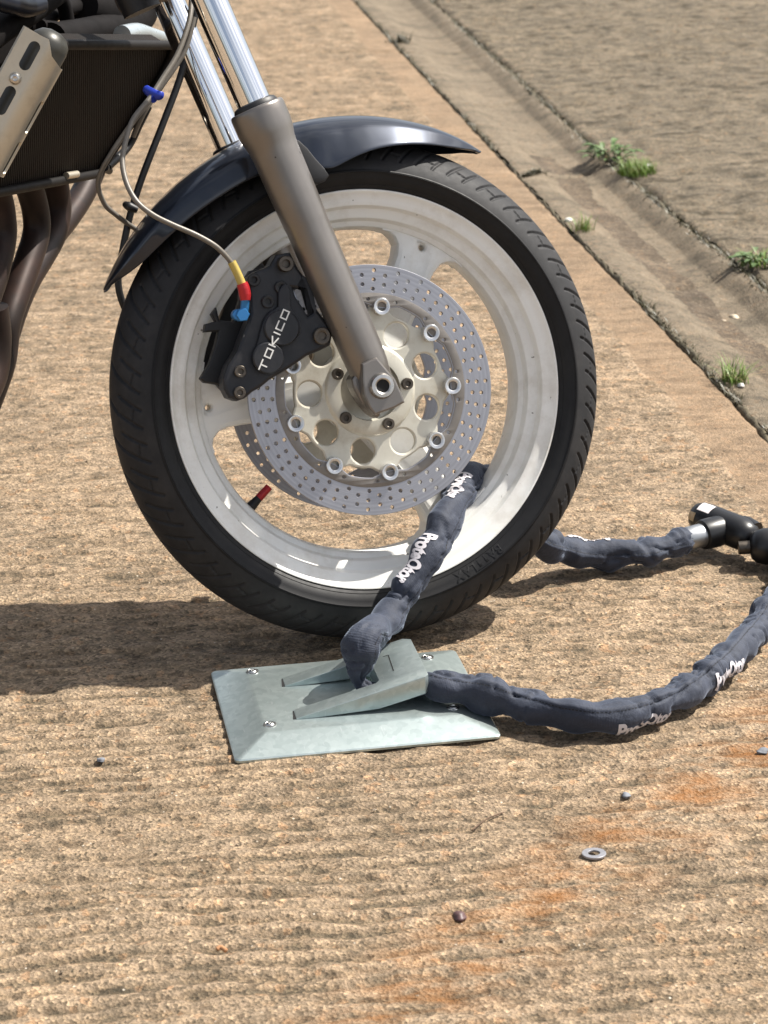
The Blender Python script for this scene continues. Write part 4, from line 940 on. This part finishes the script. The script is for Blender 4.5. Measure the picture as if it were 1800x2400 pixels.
# engine, frame rails, horn and hoses seen above the radiator
def bp(px, py, s_): P_ = s_*HD+.6*UP; return pl(px, py, P_, HD)
def blob(name, L_, r, mat, s_, n=20, per=6):
    P = cat_rom([bp(a, b, s_) for a, b in L_], per); k = len(L_); r = np.interp(np.linspace(0, k-1, len(P)), range(k), r if not np.isscalar(r) else [r]*k); return put(name, *tube_geo(P, r, n), mat, bike, True, 50)
M_bluefr = pbr('blue_black_frame', (.008, .012, .022), .35, .1, .1)
blob('coolant_hose', [(120, 92), (190, 78), (262, 66), (312, 50), (330, 20), (318, -20)], [.020, .018, .020, .022, .024, .022], M_blackdull, -.44)
blob('horn', [(196, 14), (232, 26), (268, 34), (296, 44)], [.020, .033, .034, .018], M_blackdull, -.46)
blob('frame_rail', [(-40, 100), (10, 62), (62, 30), (130, -20)], .0165, M_blackdull, -.43)
blob('frame_rail', [(-30, -6), (30, 10), (60, 16), (90, 8)], .012, M_bluefr, -.41)
blob('frame_rail', [(130, -30), (152, 20), (158, 70), (150, 110)], .0090, M_blackdull, -.45)
blob('frame_rail', [(96, 60), (120, 62), (170, 66), (220, 60)], .007, M_blackdull, -.45)
blob('frame_rail', [(60, 60), (110, 40), (150, 22), (210, 8)], .010, M_blackdull, -.47)
blob('pale_tube', [(286, 82), (320, 76), (352, 82), (396, 94)], [.012, .012, .010, .008], pbr('pale_bluish_metal', (.45, .5, .52), .3, .6, .05), -.40)  # pale bluish metal tube above the radiator
eng = put('engine_block', *box_geo(-.66*HD+.70*UP, HD, RT, UP, .30, .40, .20, .02), M_blackdull, bike, True, 40)
for k in range(0): put('cooling_fin', *box_geo(-.60*HD+(.60+.022*k)*UP, HD, RT, UP, .30, .43, .006, .002), M_blackdull, eng, True, 40)
put('crankcase', *box_geo(-.80*HD+.46*UP, HD, RT, UP, .34, .38, .26, .04), M_blackdull, eng, True, 40)

# ------------------------------------------------------------------ ground anchor
PA = -.0755; pc, ps = math.cos(PA), math.sin(PA); PO = np.array([-.2278, -.2943, 0]); PW, PD, PH_ = .284, .2322, .0165
def pw(x, y, z): return PO+np.array([x*pc-y*ps, x*ps+y*pc, z])
def inv_pw(P): d = np.asarray(P)-PO; return np.array([d[0]*pc+d[1]*ps, -d[0]*ps+d[1]*pc, d[2]])
anchor = empty('ground_anchor', pw(PW/2, PD/2, 0).tolist(), 'galvanised steel ground anchor plate bolted to the concrete', 'ground anchor')
def rrect(x0, y0, x1, y1, r, n=5):
    o = []
    for cx, cy, a in [(x1-r, y0+r, -90), (x1-r, y1-r, 0), (x0+r, y1-r, 90), (x0+r, y0+r, 180)]:
        for i in range(n+1): b = R_(a+90*i/n); o.append((cx+r*math.cos(b), cy+r*math.sin(b)))
    return o
lev = [(0, 0, .0008, .006), (0, 0, .0032, .006), (.0012, .0012, .0046, .006), (.0345, .0345, PH_-.0008, .003), (.0385, .0385, PH_, .003)]
V = []; k = 24
for ix, iy, z, r in lev: V += [pw(x, y, z) for x, y in rrect(ix, iy, PW-ix, PD-iy, r)]
F = [(i*k+j, i*k+(j+1) % k, (i+1)*k+(j+1) % k, (i+1)*k+j) for i in range(len(lev)-1) for j in range(k)]+[tuple((len(lev)-1)*k+j for j in range(k)), tuple(range(k))[::-1]]
put('base_plate', V, F, M_zinc, anchor, True, 14)
# loop: two wedge arms joined by a cross piece, tilted up to the right
hx0, hx1 = .0735, .2180            # along the plate
n0, n1 = .0300, .0620              # near arm: inner start etc. set below
ya0 = inv_pw(gz(703, 1679, .020))[1]; yb1 = inv_pw(gz(650, 1585, .020))[1]
ARM = .0225
def hz(x): return PH_+.0012+(x-hx0)/(hx1-hx0)*.0370
def hasp():
    # plan outline of the U with its hole, as columns of top and underside heights
    mbh = MB()
    def prism(x0, x1, y0, y1, bev=.0012, thick0=.002, thick1=.0205):
        bm = bmesh.new(); bmesh.ops.create_cube(bm, size=1)
        for v in bm.verts: v.co = Vector((x0+(v.co.x+.5)*(x1-x0), y0+(v.co.y+.5)*(y1-y0), v.co.z))
        for e in [e for e in bm.edges if abs(e.verts[0].co.x-e.verts[1].co.x) > .001]: pass
        for v in bm.verts:
            t = (v.co.x-hx0)/(hx1-hx0); top = hz(v.co.x); th_ = thick0+(thick1-thick0)*min(1, max(0, t*1.25))
            v.co.z = top if v.co.z > 0 else max(top-th_, PH_+.0002)
        bmesh.ops.bevel(bm, geom=bm.edges[:], offset=bev, segments=2, affect='EDGES', profile=.5)
        mbh.add([pw(*v.co) for v in bm.verts], [tuple(q.index for q in f.verts) for f in bm.faces]); bm.free()
    return prism, mbh
pr, mbh = hasp()
xm = hx1-.050
# one solid from a plan outline: build a grid of columns
xs = np.array([hx0, hx0+.03, hx0+.06, xm, xm+.025, hx1]); 
def col_solid(outline, hole):
    V, F = plate_geo(outline, [hole], -.5, .5, .0)
    return V, F
outl = [(hx0, ya0), (hx1-.004, ya0), (hx1, ya0+.004), (hx1, yb1-.008), (hx1-.008, yb1), (hx0, yb1), (hx0, yb1-ARM), (xm-.004, yb1-ARM), (xm, yb1-ARM-.004), (xm, ya0+ARM+.004), (xm-.004, ya0+ARM), (hx0, ya0+ARM)]
def u_solid(out):
    n = len(out); mb_ = MB()
    # subdivide long edges so the underside can curve
    o2 = []
    for i in range(n):
        a, b = np.array(out[i]), np.array(out[(i+1) % n]); m = max(1, int(np.linalg.norm(b-a)/.012))
        for q in range(m): o2.append(a+(b-a)*q/m)
    V, F = plate_geo([tuple(q) for q in o2], (), -.01, .01, .0011)
    return V, F
V, F = u_solid(outl); out = []
for x, y, z in V:                        # y carries height: -.01 (top) .. .01 (underside)
    t = min(1, max(0, (x-hx0)/(hx1-hx0))); top = hz(x); th_ = .0025+.0185*min(1, t*1.6)
    k = (z-0)  # plan y
    up = (.01-y)/.02
    zz = top-th_*(1-up); zz = max(zz, PH_+.0002) if up < .5 else zz
    out.append(pw(x, k, zz))
put('chain_loop', out, F, M_zinc, anchor, True, 25)
for y0 in (ya0, yb1-ARM):
    V, F = plate_geo([(hx0-.0035, y0+.001), (hx0+.004, y0+.001), (hx0+.004, y0+ARM-.001), (hx0-.001, y0+ARM-.001)], (), -PH_-.0006, -PH_+.004, .0002)
    put('loop_slot_shade', [pw(x, z, -y) for x, y, z in V], F, M_recess_shade, anchor, False)  # black block for the shade of a slot, no opening is cut
# engraved line on the cross piece: flat strips in the groove's painted shade
g0, g1, g2 = (xm+.018, ya0+.036), (xm+.020, yb1-.030), (xm+.014, yb1-.030)
for a, b in ((g0, g1), (g1, g2)):
    a, b = np.array(a), np.array(b); d = (b-a)/np.linalg.norm(b-a); n_ = np.array([-d[1], d[0]])*.0006
    put('engraved_line', [pw(*q, hz(q[0])+.0003) for q in (a-n_, b-n_, b+n_, a+n_)], [(0, 1, 2, 3)], M_recess_shade, anchor, False)
for q in [(592, 1574), (633, 1698), (1002, 1541), (1062, 1658)]:
    c = inv_pw(gz(*q, PH_))
    V, F = lathe_geo([(.0072, 0), (.0070, -.0005), (.0056, -.0007), (.0050, -.0003), (.0046, -.0010), (.0034, -.0018), (.0019, -.0021), (.0016, -.0012), (.0001, -.0011)], 24, False)
    put('anchor_bolt', [pw(c[0]+x, c[1]+z, PH_+.0002-y) for x, y, z in V], F, M_zinc_b, anchor, True, 35)

# ------------------------------------------------------------------ the sleeved chain
def on(px, py, z): return gz(px, py, z)
ch = [on(1612, 1262, .030), on(1560, 1282, .026), on(1480, 1296, .024), on(1395, 1300, .024), on(1325, 1290, .034), on(1262, 1265, .062),
      w3(1195, 1200, .150), w3(1140, 1135, .095), w3(1108, 1118, .045), w3(1094, 1128, .005), w3(1072, 1165, -.035), w3(1042, 1225, -.070), w3(1008, 1290, -.090), w3(966, 1362, -.099), w3(925, 1420, -.105), aty(892, 1474, -.140), pw(.158, .114, .082), pw(.151, .107, .052), pw(.149, .104, .034), pw(.168, .098, .024), pw(.208, .098, .0275), on(1042, 1605, .037), on(1120, 1622, .030), on(1210, 1645, .024), on(1310, 1672, .022), on(1400, 1682, .022), on(1490, 1668, .022), on(1590, 1628, .022),
      on(1680, 1566, .022), on(1745, 1505, .022), on(1800, 1440, .022), on(1850, 1360, .022), on(1862, 1310, .024), on(1840, 1282, .028), on(1806, 1276, .030)]
CP = cat_rom(ch, 40); sl_ = np.concatenate([[0], np.cumsum(np.linalg.norm(np.diff(CP, axis=0), axis=1))]); TOT = sl_[-1]
NS = int(TOT/.0030); su = np.linspace(0, TOT, NS); CP = np.stack([np.interp(su, sl_, CP[:, k]) for k in range(3)], -1)
for _ in range(6): CP[1:-1] = (CP[:-2]+2*CP[1:-1]+CP[2:])/4
keyS = [sl_[min(i*40, len(sl_)-1)] for i in range(len(ch))]
CT, CN, CB = frames(CP, (0.05, -.85, .5))
NA = 56; AN = np.linspace(-math.pi, math.pi, NA, endpoint=False)
def sleeve_r(s, a):
    # s along, a around (0 faces the open side); links make lumps, slack cloth makes folds
    link = np.sin(s/.0245*math.pi)
    flat = .0015*np.cos(2*(a-.9*np.sin(s/.0245*math.pi/2+1)))
    r = .0182+.0013*link+flat
    r = r+.0050*vnoise(s, np.sin(a)*.014+.35, 30, 5)*1.0+.0052*vnoise(s*1.0, np.sin(a)*.012+np.cos(a)*.009+3, 60, 8)
    # crosswise folds, sharper
    f = vnoise(s+.004*np.sin(a*1.3+s*40), np.cos(a)*.01+np.sin(a)*.01+7, 95, 15); r = r-.0048*(np.clip(.13-np.abs(f), 0, .13)/.13)**1.3*np.clip(vnoise(s, np.sin(a)*.02+2, 22, 23)*3.2+.6, 0, 1)
    # raised seam with a stitch groove
    sa = SEAM+.28*np.sin(s*7)
    d = (np.mod(a-sa+math.pi, 2*math.pi)-math.pi)*.021
    r = r+.0016*np.exp(-((d+.0035)/.0032)**2)-.0016*np.exp(-(d/.0010)**2)*(.6+.4*np.sign(np.sin(s/.0016)))
    return r
SEAM = -.42
SS, AA = np.meshgrid(su, AN, indexing='ij')
tw = np.zeros_like(su)                        # the sleeve keeps its seam side toward the camera side
RRs = sleeve_r(SS, AA)
endt = np.clip(np.minimum(SS, TOT-SS)/.012, 0, 1); RRs = RRs*(.80+.20*endt)
press = np.clip(np.minimum((su-keyS[17])/.020, (keyS[20]+.010-su)/.018), 0, 1)[:, None]; press = press*press*(3-2*press); RRs = RRs*(1-.55*press)
pinch = np.exp(-((su-keyS[16]+.004)/.020)**2)[:, None]; RRs = RRs*(1-.07*pinch)+.0060*pinch*vnoise(SS*1.0, np.sin(AA)*.022+np.cos(AA)*.01+1, 75, 77)
PP = CP[:, None]+RRs[..., None]*(np.cos(AA)[..., None]*CN[:, None]+np.sin(AA)[..., None]*CB[:, None])
PV = PP.reshape(-1, 3)
ground_min = .0022
PV[:, 2] = np.where(PV[:, 2] < ground_min, ground_min+.0006*np.tanh((PV[:, 2]-ground_min)/.01), PV[:, 2])
lp = np.array([inv_pw(q) for q in PV[:0]]) if False else None
i_ = np.arange(NS-1)[:, None]; j_ = np.arange(NA)[None]
Fc = np.stack([i_*NA+j_, i_*NA+(j_+1) % NA, (i_+1)*NA+(j_+1) % NA, (i_+1)*NA+j_], -1).reshape(-1, 4).tolist()
Fc += [list(range(NA))[::-1], [(NS-1)*NA+j for j in range(NA)]]
chain = empty('security_chain', CP[NS//2].tolist(), 'chain in a navy fabric sleeve threaded through the wheel and ground anchor', 'chain')
sv = put('fabric_sleeve', PV, Fc, M_cloth, chain)
uvl = sv.data.uv_layers.new(name='weave'); li = np.zeros(len(sv.data.loops), int); sv.data.loops.foreach_get('vertex_index', li)
uvl.data.foreach_set('uv', np.stack([SS.ravel()[li]*1000, AA.ravel()[li]*20], -1).astype(np.float32).ravel())
def sleeve_pt(s, a, off):
    f = np.clip(s/TOT*(NS-1), 0, NS-1.001); i = f.astype(int); t = (f-i)[:, None]
    C_ = CP[i]*(1-t)+CP[i+1]*t; n_ = CN[i]*(1-t)+CN[i+1]*t; b_ = CB[i]*(1-t)+CB[i+1]*t
    af = (np.mod(a+math.pi, 2*math.pi))/(2*math.pi)*NA; j = af.astype(int) % NA; u = af-np.floor(af)
    def rr(i2): return RRs[i2, j]*(1-u)+RRs[i2, (j+1) % NA]*u
    r = (rr(i)*(1-t[:, 0])+rr(i+1)*t[:, 0]+off)[:, None]
    return C_+r*(np.cos(a)[:, None]*n_+np.sin(a)[:, None]*b_)
def logo(s0, a0, length=.062, cap=.0165):
    V, F = text_mesh('ProteQtor', 1.0, .045, 3); V = V.copy(); wd = V[:, 0].max()
    s = s0+V[:, 0]/wd*length; a = a0-(V[:, 1]-.35)*cap/.72/.021
    Q = sleeve_pt(s, a, .0011); Q[:, 2] = np.maximum(Q[:, 2], .0028)
    put('printed_lettering', Q, F, M_print, chain, True)
def stitches():
    mbs = MB(); s = .01; k = 0
    while s < TOT-.01:
        a = SEAM+.28*math.sin(s*7); s2 = s+.0022
        for w0 in (-.00045,): 
            q = sleeve_pt(np.array([s, s2, s2, s]), np.array([a-.022, a-.022, a+.022, a+.022]), .00035); mbs.add(q, [(0, 1, 2, 3)])
        s += .0036
    put('seam_stitching', mbs.v, mbs.f, pbr('dark_thread', (.010, .011, .014), .8, 0, .1), chain, False)
stitches()
def s_at(px, py):                     # distance along the sleeve whose centre shows nearest a picture point
    d = CP-CAM_C; z = d@CF; X = 900+CAM_F*(d@CR)/z; Y = 1200-CAM_F*(d@CU)/z
    q = np.hypot(X-px, Y-py); q[:int(NS*.16)] += 0; return su[q.argmin()]
logo(s_at(1083, 1125)+.014, .55, .060, .021)
logo(s_at(1025, 1300)-.012, .66, .066, .021)
logo(s_at(1432, 1676), .98, .066, .019)
logo(s_at(1640, 1598)+.004, .55, .066, .021)
logo(s_at(1420, 1295)-.004, 1.25, .062, .019)

# ------------------------------------------------------------------ the lock
c0 = on(1652, 1215, .036); c1 = on(1765, 1262, .030)
ld = (c1-c0)/np.linalg.norm(c1-c0)
lock = empty('chain_lock', ((c0+c1)/2).tolist(), 'black barrel padlock joining the chain ends on the concrete', 'padlock')
def ltube(name, P, r, mat, n=40): return put(name, *tube_geo(np.array(P), np.array(r), n), mat, lock, True, 45)
ts = [-.020, -.0185, -.014, -.006, .006, .030, .050, .062, .070, .078, .083]
rs = [.004, .011, .0165, .0198, .0208, .0212, .0215, .0212, .0195, .0160, .008]
ltube('lock_body', [c0+ld*t for t in ts], rs, M_lock)
e0 = on(1614, 1262, .030); e1 = on(1700, 1240, .032); ed = (e1-e0)/np.linalg.norm(e1-e0)
ltube('lock_collar', [e0+ed*t for t in (.020, .0215, .026, .044, .058)], [.0165, .0190, .0198, .0200, .0185], M_lock)
ltube('chain_ferrule', [e0+ed*t for t in (-.008, -.006, .018, .026)], [.0138, .0150, .0152, .0152], M_silver)
d0 = on(1738, 1225, .040); d1 = on(1772, 1245, .036)
ltube('keyway_cap', [d0, d0+(d1-d0)*.3, d1], [.010, .012, .012], M_lock)
f0 = on(1768, 1282, .026); f1 = on(1840, 1278, .028); fd_ = (f1-f0)/np.linalg.norm(f1-f0)
ltube('end_boot', [f0+fd_*t for t in (-.006, -.004, .002, .012, .030, .045)], [.006, .0145, .0205, .0232, .0235, .021], M_lock)
ltube('lock_link', [f0+fd_*-.020, f0+fd_*-.006], [.0085, .0085], M_bolt)
def patch(name, t0, t1, a0, a1, mat):
    ref = np.cross(ld, [0, 0, 1]); ref /= np.linalg.norm(ref); upv = np.cross(ref, ld); V = []; n = 8
    if ref[1] > 0: ref = -ref
    for i in range(n+1):
        a = R_(a0+(a1-a0)*i/n)
        for j in range(n+1):
            t = t0+(t1-t0)*j/n; r = np.interp(t, ts, rs)+.0005; V.append(c0+ld*t+r*(ref*math.cos(a)+np.array(upv)*math.sin(a)))
    put(name, V, [(i*(n+1)+j, i*(n+1)+j+1, (i+1)*(n+1)+j+1, (i+1)*(n+1)+j) for i in range(n) for j in range(n)], mat, lock)
patch('lock_sticker', -.004, .016, 48, 92, M_sticker)
patch('lock_sticker', -.0150, -.002, 0, 34, M_sticker2)
